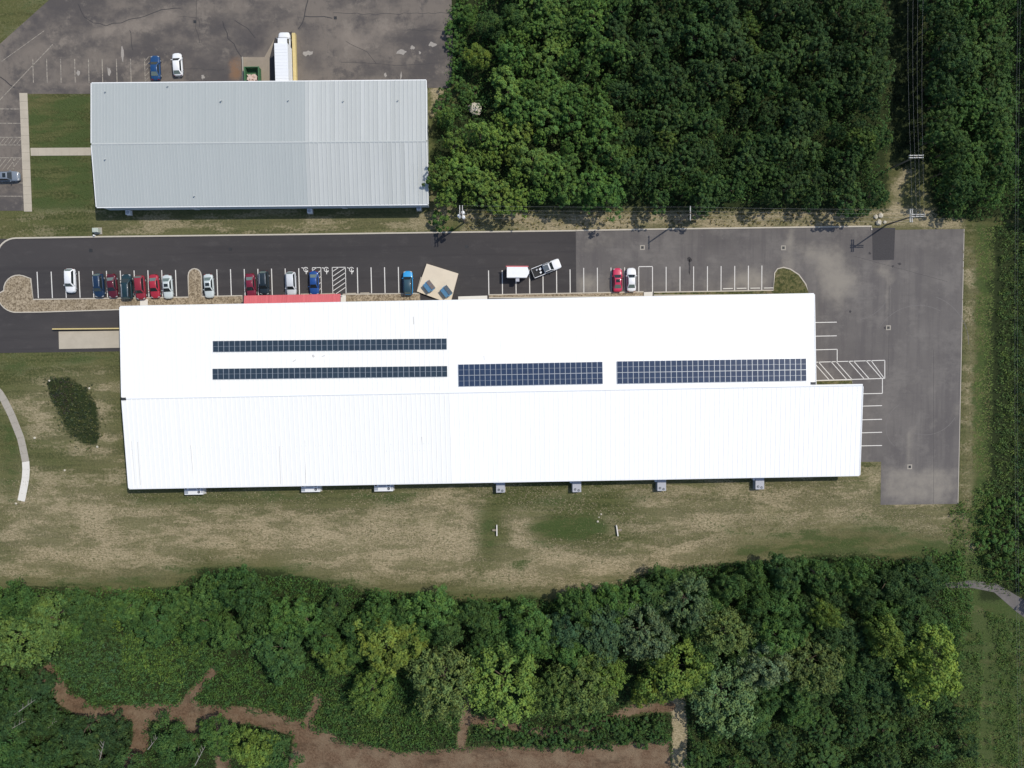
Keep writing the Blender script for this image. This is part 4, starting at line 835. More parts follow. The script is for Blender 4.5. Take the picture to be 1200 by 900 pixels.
cx, cy = P(295.5, 88, 1.3); sk = empty('open_skip', (cx, cy-0.4, Z1+0.02), 0, 'green open-top skip full of rubbish at the dock', 'skip')
m = MB(); 
for x0, x1, y0, y1 in ((-1.35,-1.22,-1.9,1.9),(1.22,1.35,-1.9,1.9),(-1.22,1.22,-1.9,-1.78),(-1.22,1.22,1.78,1.9)): m.box(x0, x1, y0, y1, 0.1, 1.55)
m.box(-1.22,1.22,-1.78,1.78,0.1,0.2); m.build('container', M['green_steel'], sk)
for s in (1, -1): MB().box(s*1.4-0.06,s*1.4+0.06,-1.9,1.9,1.4,1.58).build('rim', M['green_steel'], sk)
m = MB()
for i in range(60): m.obox(rnd.uniform(-0.9,0.9), rnd.uniform(-1.5,0.6), rnd.uniform(0,3), rnd.uniform(0.3,0.7), rnd.uniform(0.2,0.5), 0.2, rnd.uniform(0.5,1.2))
m.build('rubbish', M['litter'], sk)['kind'] = 'stuff'
def condenser(px, py, lx, ly, h, fans, label, group, mat, along='x', fan_mat='black', rz=0.3, extra=True, zp_=0.0):
    cx, cy = P(px, py, h); r = empty('condenser_unit', (cx, cy, 0), R(rz), label, 'air conditioner', group)
    MB().box(-lx/2-0.12, lx/2+0.12, -ly/2-0.12, ly/2+0.12, 0, 0.1).build('pad', M['conc_grey'], r); MB().box(-lx/2, lx/2, -ly/2, ly/2, 0.1, h).build('cabinet', M[mat], r)
    for fx, fy, fr in fans:
        f = MB().tube((fx,fy,h),(fx,fy,h+0.05),fr,fr*0.95,12).build('fan', M[fan_mat], r); m = MB()
        for i in range(4): a = i*math.pi/4; m.obox(fx, fy, a, fr*2, 0.03, h+0.05, h+0.065+i*0.002)
        m.build('fan_guard', M['alu'], f)
    return r
for px, py, k in ((227,574.3,'nearest the rain garden'),(364,571.2,'between two other white units'),(449.5,570.3,'nearest the grey units')):
    r = condenser(px, py+0.4, 3.7, 1.7, 1.3, [(1.0,0.42,0.28),(1.0,-0.36,0.28)], 'wide white unit with twin black fans by the south wall, '+k, 'white units along the south wall', 'white_metal')
    MB().box(-1.85,-1.1,-0.675,-0.1,1.303,1.36).build('hatch', M['alu'], r); MB().box(-0.9,0.5,0.05,0.62,1.303,1.45).build('duct', M['grey_metal'], r); MB().box(-1.7,-1.35,0.2,0.6,1.303,1.36).build('intake', M['black'], r); MB().box(1.5,1.8,-0.5,0.6,1.303,1.35).build('grille', M['grey_metal'], r)
for px, py, k in ((586.5,569,'nearest the white units'),(676,568.5,'facing the lush basin patch'),(775.5,567,'second from the grey lot'),(890.5,565.2,'nearest the grey lot')):
    r = condenser(px, py+0.6, 1.7, 2.6, 1.35, [(-0.35,-0.75,0.24),(0.35,-0.95,0.24)], 'grey unit with two dark fans by the south wall, '+k, 'grey units along the south wall', 'grey_metal')
    MB().box(-1.35,-0.802,0.5,1.2,0.3,1.2).build('duct', M['alu'], r)
for px, py in ((149.5,248.8),(362.5,247),(490.8,243.5)):
    condenser(px, py, 0.85, 0.85, 0.9, [(0,0,0.33)], 'small grey condenser in the shade of the blue-grey wall', 'condensers by the blue-grey wall', 'white_metal', fan_mat='grey_metal')
cx, cy = P(111, 269.5, 1.2); tb = empty('transformer_cabinet', (cx, cy, 0), 0, 'pale green transformer cabinet on the lawn by the kerb', 'cabinet')
MB().box(-0.75,0.75,-0.65,0.65,0,0.1).build('pad', M['conc_grey'], tb); m = MB().box(-0.55,0.55,-0.4,0.4,0.1,1.1); m.hexa([(-0.58,-0.43,1.1),(0.58,-0.43,1.1),(0.58,0.43,1.1),(-0.58,0.43,1.1)],[(-0.5,-0.36,1.2),(0.5,-0.36,1.2),(0.5,0.36,1.2),(-0.5,0.36,1.2)])
m.build('cabinet', plain('pale_green_enamel', (0.42,0.46,0.40), 0.5), tb); MB().box(-0.01,0.01,-0.43,-0.402,0.2,1.05).build('door_seam', M['black'], tb)
cx, cy = P(111.3, 276.2); MB().box(-0.12,0.12,-0.12,0.12,0,0.5).hexa([(-0.14,-0.14,0.5),(0.14,-0.14,0.5),(0.14,0.14,0.5),(-0.14,0.14,0.5)],[(-0.05,-0.05,0.6),(0.05,-0.05,0.6),(0.05,0.05,0.6),(-0.05,0.05,0.6)]).build('marker_post', M['trim_white'], None, (cx, cy, 0))
prop(bpy.data.objects['marker_post'], 'short white marker post beside the transformer cabinet', 'post')
for px, py, s, lb in ((582.3,621,1,'white concrete headwall at the dry end of the shallow basin'), (723,621.3,-1,'white concrete headwall with a dark pipe mouth beside scattered stones')):
    cx, cy = P(px, py); r = empty('headwall', (cx, cy, 0), R(0 if s == 1 else 8), lb, 'headwall')
    MB().box(-0.11,0.11,-1.1,1.1,0,0.5).build('wall', M['new_conc'], r); MB().tube((s*-0.9,0,0.22),(s*0.16,0,0.22),0.2,0.2,12).build('pipe', M['apron'], r)
    MB().tube((s*0.162,0,0.22),(s*0.17,0,0.22),0.2,0.2,12).build('pipe_mouth', M['black'], r)
# loose rocks
def rock(px, py, s, label, group):
    bm = bmesh.new(); bmesh.ops.create_icosphere(bm, subdivisions=2, radius=s)
    for v_ in bm.verts: v_.co *= rnd.uniform(0.8, 1.15); v_.co.z = v_.co.z*0.6
    me = bpy.data.meshes.new('rock'); bm.to_mesh(me); bm.free(); me.materials.append(M['rock']); cx, cy = P(px, py)
    prop(link('rock', me, None, (cx, cy, s*0.35)), label, 'rock', group)
for px, py, s in ((1026,254,0.45),(1031.5,252.5,0.5),(1036.5,260.5,0.35),(1029,261,0.6)): rock(px, py, s, 'pale boulder at the north edge of the grey lot', 'boulders by the utility pole')
for px, py, s in ((700.5,611,0.22),(704.5,602.5,0.18),(702,606,0.13)): rock(px, py, s, 'small white stone on the grass near the basin', 'stones near the basin')
for px, py, s in ((19,590,0.22),(41,513,0.25),(58,446,0.2),(114.5,523.5,0.25),(105,455,0.22),(76,551,0.2)): rock(px, py, s, 'small pale stone on the west lawn', 'stones on the west lawn')
rock(557, 128.5, 1.3, 'large flat pale boulder in the clearing by the thicket', None)

# ------------------------------------------------------------------ utility poles and wires
def pole(tp, h, arms, label, transformers=0):
    bx, by = P(*tp, h); r = empty('utility_pole', (bx, by, 0), 0, label, 'utility pole', 'utility poles')
    MB().tube((0,0,0),(0,0,h),0.17,0.11,10).build('post', M['pole'], r)
    tips = []
    for dx, dy, ln, horiz, dz in arms:
        m = MB(); z = h-0.35-dz
        if horiz: m.box(dx-ln/2, dx+ln/2, dy-0.07, dy+0.07, z, z+0.14)
        else: m.box(dx-0.07, dx+0.07, dy-ln/2, dy+ln/2, z, z+0.14)
        am = m.build('crossarm', M['arm'], r)
        for t in (-0.46, -0.16, 0.16, 0.46):
            p = (dx+t*ln, dy, z+0.14) if horiz else (dx, dy+t*ln, z+0.14)
            mm = MB().tube(p, (p[0],p[1],p[2]+0.12), 0.05, 0.07, 8); mm.tube((p[0],p[1],p[2]+0.12), (p[0],p[1],p[2]+0.2), 0.07, 0.04, 8); mm.build('insulator', M['porcelain'], am)
    for i in range(transformers):
        a = R(200+i*110); c_ = (math.cos(a)*0.5, math.sin(a)*0.5); m = MB().tube((*c_,h-2.4),(*c_,h-1.4),0.3,0.3,14); m.tube((*c_,h-1.4),(*c_,h-1.3),0.3,0.16,14); m.tube((*c_,h-1.3),(*c_,h-1.0),0.05,0.05,6); m.build('transformer', M['white_metal'], r)
        MB().box(min(0,c_[0]),max(0,c_[0]),c_[1]*0.5-0.05,c_[1]*0.5+0.05,h-1.9,h-1.8).build('bracket', M['grey_metal'], r)
    return bx, by, h
pA = pole((540.3,250), 9.6, [(-0.25,0.3,2.4,False,0.0),(0.25,0.3,2.4,False,0.0)], 'utility pole with three pale transformers beside the grey building corner', 3)
pB = pole((809.4,249.6), 9.8, [(0,0,2.6,False,0.0)], 'utility pole with a single crossarm behind the grey lot')
pC = pole((1074.5,252), 10.4, [(-0.9,0,2.4,False,0.3),(-0.55,0,2.4,False,0.3),(0.3,0.15,2.6,True,0.0),(0.3,-0.2,2.6,True,0.0)], 'utility pole with crossed double crossarms at the corridor mouth')
pD = pole((1074.5,183), 10.4, [(0,0.2,2.6,True,0.0),(0,-0.2,2.6,True,0.0)], 'utility pole with parallel double crossarms inside the tree corridor')
def wire(a, b, sag, label, group):
    m = MB(); k = 14; pts = []
    for i in range(k+1):
        t = i/k; pts.append((a[0]+(b[0]-a[0])*t, a[1]+(b[1]-a[1])*t, a[2]+(b[2]-a[2])*t-sag*4*t*(1-t)))
    for p, q in zip(pts, pts[1:]): m.tube(p, q, 0.006, 0.006, 5)
    prop(m.build('power_line', M['wire']), label, 'cable', group)
for o in (-1.1, -0.35, 0.35, 1.1):
    wire((pA[0],pA[1]+o+0.3,pA[2]-0.02), (pB[0],pB[1]+o,pB[2]-0.02), 0.7, 'thin cable strung west from the single crossarm pole', 'cables along the wood edge')
    wire((pB[0],pB[1]+o,pB[2]-0.02), (pC[0]-0.7,pC[1]+o,pC[2]-0.3), 0.7, 'thin cable strung east from the single crossarm pole', 'cables along the wood edge')
    wire((pC[0]+0.3+o,pC[1],pC[2]-0.02), (pD[0]+o,pD[1],pD[2]-0.02), 0.05, 'thin cable between the two double crossarm poles', 'cables up the corridor')
    e = P(1074.5+o*2, -60, 10.4); wire((pD[0]+o,pD[1],pD[2]-0.02), (e[0]+o,e[1],10.4), 0.6, 'thin cable running up the tree corridor', 'cables up the corridor')
for px in (1194.5, 1197.5):
    a, b = P(px-0.5, -60, 9), P(px+1, 960, 9); wire((*a,9), (*b,9), 1.2, 'long thin cable along the east field edge', 'cables along the east edge')

# ------------------------------------------------------------------ vegetation
def leaf_mesh(name, cen, nrm, size, tint, aspect=0.62, mat=None):
    """diamond leaves: centres, normals, sizes as arrays -> one mesh"""
    k = len(cen); r_ = rng.normal(size=(k,3)); u = np.cross(nrm, r_); u /= np.linalg.norm(u, axis=1)[:,None]+1e-9
    v = np.cross(nrm, u); u = u*size[:,None]*0.5; v = v*size[:,None]*0.5*aspect
    dn = nrm*size[:,None]*0.10
    vt = np.stack([cen+u-dn, cen+v+dn, cen-u-dn, cen-v+dn], 1).reshape(-1,3)
    me = bpy.data.meshes.new(name); me.vertices.add(k*4); me.vertices.foreach_set('co', vt.ravel().astype(np.float32))
    me.loops.add(k*4); me.loops.foreach_set('vertex_index', np.arange(k*4, dtype=np.int32))
    me.polygons.add(k); me.polygons.foreach_set('loop_start', np.arange(0, k*4, 4, dtype=np.int32))
    me.update(calc_edges=True)
    a = me.attributes.new('tint', 'FLOAT', 'FACE'); a.data.foreach_set('value', np.clip(tint, 0, 1).astype(np.float32))
    me.materials.append(mat or M['leaf']); return me
def unit(a): return a/(np.linalg.norm(a, axis=1)[:,None]+1e-9)
def crown(rx, rz_, h0, nclump, per, leaf, lump=0.25, spiky=0.0, flat=0.0, cs=1.0):
    """unit-size style crown: clumps over an uneven dome; h0 = height of the crown centre"""
    d = rng.normal(size=(nclump,3)); d = unit(d); d[:,2] = np.abs(d[:,2])*1.15-0.22; d = unit(d)
    ph = rng.uniform(0, 6.28, 4); az = np.arctan2(d[:,1], d[:,0])
    lob = 1+lump*(0.5*np.sin(2*az+ph[0])+0.35*np.sin(3*az+ph[1])+0.3*np.sin(5*az+ph[2]))*np.sqrt(np.maximum(0.05, 1-d[:,2]**2))
    rad = rng.uniform(0.66, 1.0, nclump)*lob; rad *= rng.choice([1.0, 1.0, 0.85, 1.12], nclump)
    cc = d*rad[:,None]*np.array([rx, rx, rz_]); cc[:,2] += h0
    cr = cs*rng.uniform(0.12, 0.27, nclump)*rx*(1-0.35*spiky)
    ct = rng.normal(0, 0.2, nclump)
    ld = unit(rng.normal(size=(nclump, per, 3)).reshape(-1,3)); out = np.repeat(d, per, 0)
    ld = unit(ld+out*0.55+np.array([0,0,0.35]))
    rr = rng.uniform(0.55, 1.0, len(ld))
    pos = np.repeat(cc, per, 0)+ld*(np.repeat(cr, per)*rr)[:,None]
    if spiky: pos += out*(rng.uniform(0, 1, len(ld))*np.repeat(cr, per)*2.2*spiky)[:,None]
    nm = unit(ld*0.65+rng.normal(0, 0.4, ld.shape)+np.array([0.12,0.08,0.5]))
    sz = leaf*rng.uniform(0.65, 1.35, len(ld)); ti = 0.5+np.repeat(ct, per)+rng.normal(0, 0.15, len(ld))
    return leaf_mesh('crown', pos, nm, sz, ti)
def trunk_mesh(h, rx, r0=0.16):
    m = MB(); top = (rnd.uniform(-.2,.2), rnd.uniform(-.2,.2), h*0.72); m.tube((0,0,0), (top[0]*.5,top[1]*.5,h*0.4), r0, r0*0.75, 7); m.tube((top[0]*.5,top[1]*.5,h*0.4), top, r0*0.75, r0*0.4, 7)
    for i in range(5):
        a = i*1.257+rnd.uniform(-.4,.4); z = h*rnd.uniform(0.32, 0.55); m.tube((0,0,z), (math.cos(a)*rx*0.7, math.sin(a)*rx*0.7, z+h*rnd.uniform(0.12, 0.3)), r0*0.45, r0*0.12, 5)
    return m.mesh('trunk', M['bark'])
# crown stock: small wood trees, broad belt trees, feathery light trees, low shrubs (mesh, design radius, design height)
STOCK = {'wood': [], 'broad': [], 'feather': [], 'shrub': []}
for i in range(12): STOCK['wood'].append((crown(2.3, rng.uniform(2.0, 3.0), 4.4, 130, 24, 0.28, rng.uniform(0.25, 0.6), cs=0.68), trunk_mesh(6.0, 2.0), 2.3, 6.6))
for i in range(6): STOCK['broad'].append((crown(3.6, 3.2, 4.9, 150, 42, 0.33, 0.42), trunk_mesh(7.6, 3.2, 0.22), 3.6, 7.8))
for i in range(5): STOCK['feather'].append((crown(4.0, 3.2, 4.6, 190, 40, 0.32, 0.25, spiky=0.8), trunk_mesh(7.4, 3.4, 0.22), 4.0, 7.6))
for i in range(5): STOCK['shrub'].append((crown(1.5, 1.3, 1.1, 28, 26, 0.30, 0.4), trunk_mesh(1.6, 1.1, 0.07), 1.5, 2.4))
def plant(kind, x_, y_, rad, h, col, name, label, group, cat='tree'):
    me, tk, r0, h0 = rnd.choice(STOCK[kind]); r = empty(name, (x_, y_, 0), rnd.uniform(0, 6.28), label, cat, group)
    j = rnd.uniform(0.86, 1.14); c_ = link('crown', me, r, color=tuple(v*j*rnd.uniform(0.95,1.05) for v in col)); t = link('trunk', tk, r)
    for o in (c_, t): o.scale = (rad/r0*rnd.uniform(0.92,1.08), rad/r0*rnd.uniform(0.92,1.08), h/h0)
    return r
def pip(p, poly): return bool(inside(np.array([p[0]]), np.array([p[1]]), poly)[0])
def scatter(poly, spacing, avoid=(), tries=9000, seed=0, lim=400):
    rr = random.Random(seed); xs = [p[0] for p in poly]; ys = [p[1] for p in poly]; out = []
    for _ in range(tries):
        p = (rr.uniform(min(xs), max(xs)), rr.uniform(min(ys), max(ys)))
        if not pip(p, poly): continue
        s = spacing(p) if callable(spacing) else spacing
        if any((p[0]-q[0])**2+(p[1]-q[1])**2 < s*s for q in out): continue
        if any((p[0]-a)**2+(p[1]-b)**2 < c_*c_ for a, b, c_ in avoid): continue
        out.append(p)
        if len(out) >= lim: break
    return out
G_DARK, G_MID, G_DEEP = (0.044, 0.092, 0.027), (0.068, 0.136, 0.034), (0.034, 0.070, 0.026)
G_YEL, G_OLIVE, G_BLUE, G_BRIGHT, G_SILV = (0.132, 0.188, 0.038), (0.108, 0.146, 0.048), (0.050, 0.098, 0.048), (0.115, 0.178, 0.042), (0.125, 0.160, 0.090)
def blend(a, b, t): return tuple(p*(1-t)+q*t for p, q in zip(a, b))
# the dense wood to the north
AV = [(560,122,34),(556,60,14),(540,100,12)]
FRESH = (0.115, 0.190, 0.044)
WS = {}
def wood_gap(p):
    k = (round(p[0], 3), round(p[1], 3))
    return 15.5+9.5*(0.5+0.5*math.sin(p[0]*0.043+1.3)*math.sin(p[1]*0.061+0.4))+rnd.uniform(-2, 4)
for px, py in scatter([(590,-28),(588,40),(592,100),(520,125),(512,180),(522,226),(560,236),(1026,236),(1028,150),(1024,-28)], wood_gap, AV, 16000, 3, 380):
    cx, cy = P(px, py, 4.5); t = min(1, max(0, (px-530)/330+rnd.uniform(-0.22, 0.22))); low = 0.35 if py > 165 else 0.0
    if px < 612 and py > 108: col, lb, gp = blend(blend(G_YEL, FRESH, rnd.random()), G_MID, rnd.uniform(0, 0.45)), 'yellow-green young tree at the wood edge beside the grey building', 'yellow-green trees by the grey building'
    elif px < 720:
        col = blend(blend(FRESH, G_MID, min(1, t*2)), G_DARK, max(0, t*2-1)*rnd.uniform(0.3, 1)); wh_ = ('lining the dry verge', 'verge') if py > 205 else ('deep in the dense wood', 'interior')
        lb, gp = 'mid green wood tree '+wh_[0], 'mid green wood trees, '+wh_[1]
    else:
        wh_ = ('lining the dry verge', 'verge') if py > 205 else ('bordering the pole corridor', 'corridor') if px > 1000 else ('deep in the dense wood', 'interior')
        col, lb, gp = blend(blend(G_DARK, G_MID, low+rnd.uniform(0, 0.35)), G_DEEP, rnd.uniform(0, 0.8)), 'dark green wood tree '+wh_[0], 'dark wood trees, '+wh_[1]
        if rnd.random() < 0.08: col, lb, gp = blend(G_YEL, G_DARK, 0.45), 'yellowish tree standing out among the dark wood trees', 'yellowish trees in the dark wood'
    dk_ = 1.06-0.34*min(1, max(0, (px-640)/360)); col = tuple(v*dk_ for v in col); big_ = rnd.random()
    plant('wood', cx, cy, rnd.uniform(1.3, 2.3) if big_ < 0.6 else rnd.uniform(2.3, 3.3), rnd.uniform(5.0, 7.0)+(0.8 if big_ >= 0.6 else 0), col, 'wood_tree', lb, gp)
for px, py, rad, h, c_ in ((575,32,2.6,6,G_DARK),(560,68,2.3,5,G_YEL),(603,25,2.5,6,G_DARK),(548,20,1.8,4,G_MID)):
    cx, cy = P(px, py, h*0.6); plant('broad', cx, cy, rad, h, c_, 'thicket_tree', 'round tree in the open thicket beside the weathered yard', 'thicket trees by the yard')
for px, py in scatter([(1090,-28),(1178,-28),(1178,240),(1105,246),(1094,195)], 20, (), 4000, 5, 90):
    cx, cy = P(px, py, 3.5); plant('wood', cx, cy, rnd.uniform(1.8, 2.8), rnd.uniform(7.5, 9.5) if px < 1116 else rnd.uniform(3.5, 6.2), blend(G_DEEP if px < 1116 else G_DARK, G_MID, rnd.uniform(0, 0.6)), 'strip_tree', 'tall dark tree lining the east side of the pole corridor' if px < 1116 else 'lower green tree in the strip between corridor and east edge', 'trees lining the corridor' if px < 1116 else 'trees of the east strip')
for py in list(range(-30, 262, 27))+list(range(580, 690, 27)):
    cx, cy = P((1222 if py < 250 else 1236)+rnd.uniform(-5, 6), py, 0); plant('wood', cx, cy, rnd.uniform(2.2, 3.0), rnd.uniform(8.0, 10.0), blend(G_DEEP, G_DARK, rnd.random()), 'border_tree', 'tall dark tree on the far east border', 'trees on the east border')
# named belt trees to the south (place, crown radius, height, kind, colour, label)
BT = [(285,690,4.6,9,'broad',G_DARK,'big rounded dark tree bulging out of the belt towards the dry grass'),
      (455,752,5.0,8,'broad',G_YEL,'wide yellow-green tree among dark trees of the belt'),
      (520,795,5.0,8,'feather',G_OLIVE,'olive feathery tree beside the brown dirt track'),
      (590,797,5.8,8,'feather',G_BRIGHT,'bright green feathery tree, fullest in the belt'),
      (437,806,3.2,6,'feather',blend(G_YEL,G_MID,.4),'small yellow-green tree below the wide yellow tree'),
      (682,800,4.6,8,'feather',blend(G_OLIVE,G_MID,.3),'olive green tree above the narrow dirt track'),
      (648,808,3.2,7,'feather',blend(G_MID,G_OLIVE,.3),'narrow green tree squeezed between two feathery trees'),
      (706,785,3.4,7,'feather',blend(G_YEL,G_MID,.35),'yellowish tree touching the olive tree by the narrow track'),
      (790,783,4.9,8,'broad',blend(G_YEL,G_MID,.15),'tall yellow-green tree at the head of the pale gravel track'),
      (754,807,2.2,5,'broad',G_YEL,'little golden green tree beside the pale gravel track'),
      (847,812,5.2,6.5,'feather',blend(G_SILV,G_MID,.45),'spreading grey-green tree east of the pale gravel track'),
      (893,772,3.8,8,'feather',G_SILV,'silvery leaved tree deep in the belt'),
      (905,742,3.4,8,'broad',G_MID,'fresh green tree next to the silvery tree'),
      (948,775,4.6,7.5,'feather',blend(G_OLIVE,G_DARK,.3),'dull olive tree beside the dark hollow'),
      (960,715,2.4,8,'broad',blend(G_YEL,G_MID,.2),'small yellow tree top among dark crowns'),
      (1030,742,3.5,9,'broad',blend(G_YEL,G_MID,.1),'yellow-green tree leaning over the dark hollow'),
      (1084,776,4.9,10,'broad',G_YEL,'large yellow-green tree at the east end of the belt'),
      (846,735,3.6,8,'feather',G_OLIVE,'olive tree with a yellowish east side'),
      (803,702,3.6,8,'feather',blend(G_SILV,G_DARK,.4),'grey-green drooping tree in the upper belt'),
      (708,740,5.0,8,'broad',G_BLUE,'broad blue-green tree in the middle of the belt'),
      (662,733,4.0,8,'broad',G_BLUE,'blue-green tree beside the broad blue-green one'),
      (755,738,4.0,7.5,'feather',blend(G_SILV,G_BLUE,.5),'blue-grey tree with pale upper twigs'),
      (620,735,4.0,8,'broad',blend(G_MID,G_DARK,.2),'rounded mid green tree above the bright feathery tree'),
      (507,712,3.8,7,'broad',G_MID,'rounded mid green tree near the dry grass'),
      (392,765,3.0,6,'broad',blend(G_YEL,G_MID,.4),'small yellowish tree at the edge of the leafy thicket'),
      (330,760,5.0,6.5,'broad',blend(G_MID,G_BLUE,.4),'large-leaved dull green tree by the leafy thicket'),
      (135,718,1.5,4,'broad',G_YEL,'tiny bright yellow-green sapling in the shrubs'),
      (30,745,5.0,7,'feather',blend(G_OLIVE,G_MID,.4),'olive tree with bare twigs at the western belt end'),
      (65,722,4.2,6,'feather',blend(G_OLIVE,G_MID,.5),'olive tree next to the bare twigged one'),
      (205,868,4.0,7,'broad',G_DARK,'dark tree standing on the brown mulch clearing'),
      (258,862,3.6,7,'broad',blend(G_DARK,G_MID,.5),'tree with dead pale twigs on the brown mulch clearing'),
      (300,872,3.6,7,'broad',blend(G_YEL,G_MID,.3),'yellowish tree at the corner of the brown dirt yard'),
      (325,880,3.6,7,'broad',G_DARK,'dark tree at the corner of the brown dirt yard')]
av = []
for px, py, rad, h, kd, c_, lb in BT:
    light = c_[1] > 0.125; cx, cy = P(px, py, h*0.62); plant(kd, cx, cy, rad*(1.14 if light else 1.0), h+(1.2 if light else 0), tuple(v*(1.08 if light else 1.0) for v in c_), 'belt_tree', lb, None); av.append((px, py, rad*6.8))
top = [(-30,704),(200,704),(250,690),(420,706),(560,716),(640,716),(700,704),(770,684),(880,672),(1000,668),(1085,680),(1100,720),(1060,800),(980,830),(860,845),(820,830),(800,760),(560,762),(500,745),(420,765),(330,770),(255,745),(180,728),(100,740),(-30,745)]
for px, py in scatter(top, 27, av, 9000, 8, 140):
    cx, cy = P(px, py, 4.4)
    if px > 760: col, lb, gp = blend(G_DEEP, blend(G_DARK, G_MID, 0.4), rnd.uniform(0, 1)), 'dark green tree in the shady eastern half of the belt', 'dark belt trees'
    else: col, lb, gp = blend(G_DARK, G_MID, rnd.uniform(0.1, 1)), 'mid green tree filling the western half of the belt', 'green belt trees'
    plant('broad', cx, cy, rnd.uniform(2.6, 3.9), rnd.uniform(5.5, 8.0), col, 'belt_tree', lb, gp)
for px, py in scatter([(-30,800),(45,795),(62,825),(105,850),(150,850),(155,900),(130,925),(-30,925)], 30, (), 3000, 9, 30):
    cx, cy = P(px, py, 4); plant('broad', cx, cy, rnd.uniform(2.8, 4.0), rnd.uniform(5.5, 8), blend(G_DEEP, G_DARK, rnd.uniform(0.0, 0.8)), 'corner_tree', 'dark tree crowded round the west end of the mulch track', 'trees at the west end of the mulch track')
for px, py in scatter([(820,850),(1120,800),(1145,925),(812,925)], 30, av, 3000, 10, 60):
    cx, cy = P(px, py, 2.5); plant('wood', cx, cy, rnd.uniform(2.0, 3.2), rnd.uniform(3.0, 5.5), blend(G_DEEP, G_DARK, rnd.uniform(0.1, 1)), 'copse_tree', 'low dark tree in the scrub east of the pale gravel track', 'low trees in the eastern scrub')
# single shrubs
cx, cy = P(515, 258, 1.2); plant('shrub', cx, cy, 2.0, 2.8, G_MID, 'round_shrub', 'round green shrub by the kerb near the transformer pole', None, 'shrub')
SH = [([(505,135),(530,105),(560,108),(560,118),(520,150)], 14, 11, 'shrub at the grey building end of the wood', 'shrubs by the grey building', G_MID),
      ([(530,0),(545,0),(545,120),(533,110)], 15, 12, 'shrub along the edge of the weathered yard', 'shrubs along the yard', G_MID),
      ([(1150,600),(1200,580),(1200,690),(1165,680),(1148,640)], 16, 13, 'green bush beside the tall weeds on the east edge', 'bushes on the east edge', G_MID),
      ([(1110,650),(1125,650),(1120,665)], 12, 14, 'bush at the belt end beside the bare path', 'bushes at the belt end', G_MID),
      ([(560,852),(780,842),(778,866),(700,882),(660,872),(560,866)], 13, 15, 'bush in the hedge row between the dirt track and the yard', 'bushes in the hedge row', G_DARK),
      ([(690,845),(730,842),(726,860)], 10, 16, 'dense bush above the hedge row', 'dense bushes by the track', G_DARK)]
for poly, sp, sd_, lb, gp, c_ in SH:
    for px, py in scatter(poly, sp, (), 2500, sd_, 40):
        cx, cy = P(px, py, 0.8); plant('shrub', cx, cy, rnd.uniform(1.1, 1.9), rnd.uniform(1.4, 2.4), blend(c_, G_DARK, rnd.uniform(0, 0.6)), 'shrub', lb, gp, 'shrub')
# dead pale branches lying in the western crowns
for px, py, a, ln in ((30,828,35,6.0),(20,850,30,5),(60,850,38,4),(120,880,70,5),(180,870,50,4),(235,885,60,5)):
    cx, cy = P(px, py, 5.5); m = MB(); c_, s_ = math.cos(R(a)), math.sin(R(a)); m.tube((-c_*ln/2,-s_*ln/2,-0.4), (c_*ln/2,s_*ln/2,0.5), 0.09, 0.03, 6)
    for t in (-0.1, 0.15, 0.3): m.tube((c_*ln*t,s_*ln*t,t*0.9), (c_*ln*t+math.cos(R(a+40))*1.2, s_*ln*t+math.sin(R(a+40))*1.2, t*0.9+0.3), 0.04, 0.015, 5)
    prop(m.build('dead_branch', M['deadwood'], None, (cx, cy, 5.7)), 'bare grey branch lodged in dark crowns at the mulch track', 'branch', 'dead branches in the western crowns')

# ground cover nobody could count
def cover(name, poly, dens, hgt, leaf, col, label, rad=(0.3,0.8), per=9, avoid_soil=True, tint_sd=0.15):
    """low leafy mass: uneven mounds of leaves over an area"""
    w_ = np.array(PL(poly)); lo, hi = w_.min(0), w_.max(0); A = (hi-lo).prod(); k = int(A*dens)
    p = rng.uniform(lo, hi, (k,2)); p = p[inside(p[:,0], p[:,1], [tuple(q) for q in w_])]
    if avoid_soil:
        bad = np.zeros(len(p), bool)
        for pts, wd in SOILS: bad |= segdist(p[:,0], p[:,1], PL(pts), False) < wd*0.17/2*(0.80+0.28*np.sin(p[:,0]*1.1+np.sin(p[:,1]*1.7)*1.5)+rng.normal(0, 0.1, len(p)))
        bad |= segdist(p[:,0], p[:,1], PL([(795,826),(797,915)]), False) < 1.5
        for q_, w_m in (([(1140,640),(1128,675)], 1.3), ([(1142,720),(1152,732)], 1.8), ([(1156,735),(1150,940)], 0.7), ([(1166,735),(1160,940)], 0.4)): bad |= segdist(p[:,0], p[:,1], PL(q_), False) < w_m*rng.uniform(0.6, 1.2, len(p))
        bad |= inside(p[:,0], p[:,1], PL([(345,862),(415,870),(470,884),(560,876),(680,876),(785,868),(788,930),(330,930)]))
        p = p[~bad]
    k = len(p); hh = hgt*(0.35+0.65*(0.5+0.25*np.sin(p[:,0]*0.9+np.sin(p[:,1]*0.7)*2)+0.25*np.sin(p[:,1]*1.3+p[:,0]*0.4)))*rng.uniform(0.6,1.25,k)
    cr = rng.uniform(*rad, k); ld = unit(rng.normal(size=(k*per,3))); ld[:,2] = np.abs(ld[:,2]); 
    pos = np.repeat(np.c_[p, hh*0.55], per, 0)+ld*np.repeat(np.c_[cr, cr, np.maximum(0.1, hh*0.5)], per, 0)
    nm = unit(ld*0.6+rng.normal(0, 0.5, ld.shape)+np.array([0,0,0.5])); ti = 0.5+np.repeat(rng.normal(0, tint_sd, k), per)+rng.normal(0, 0.14, k*per)
    o = link(name, leaf_mesh(name, pos, nm, leaf*rng.uniform(0.6,1.4,k*per), ti), color=col); prop(o, label, 'ground cover', kind='stuff'); return o
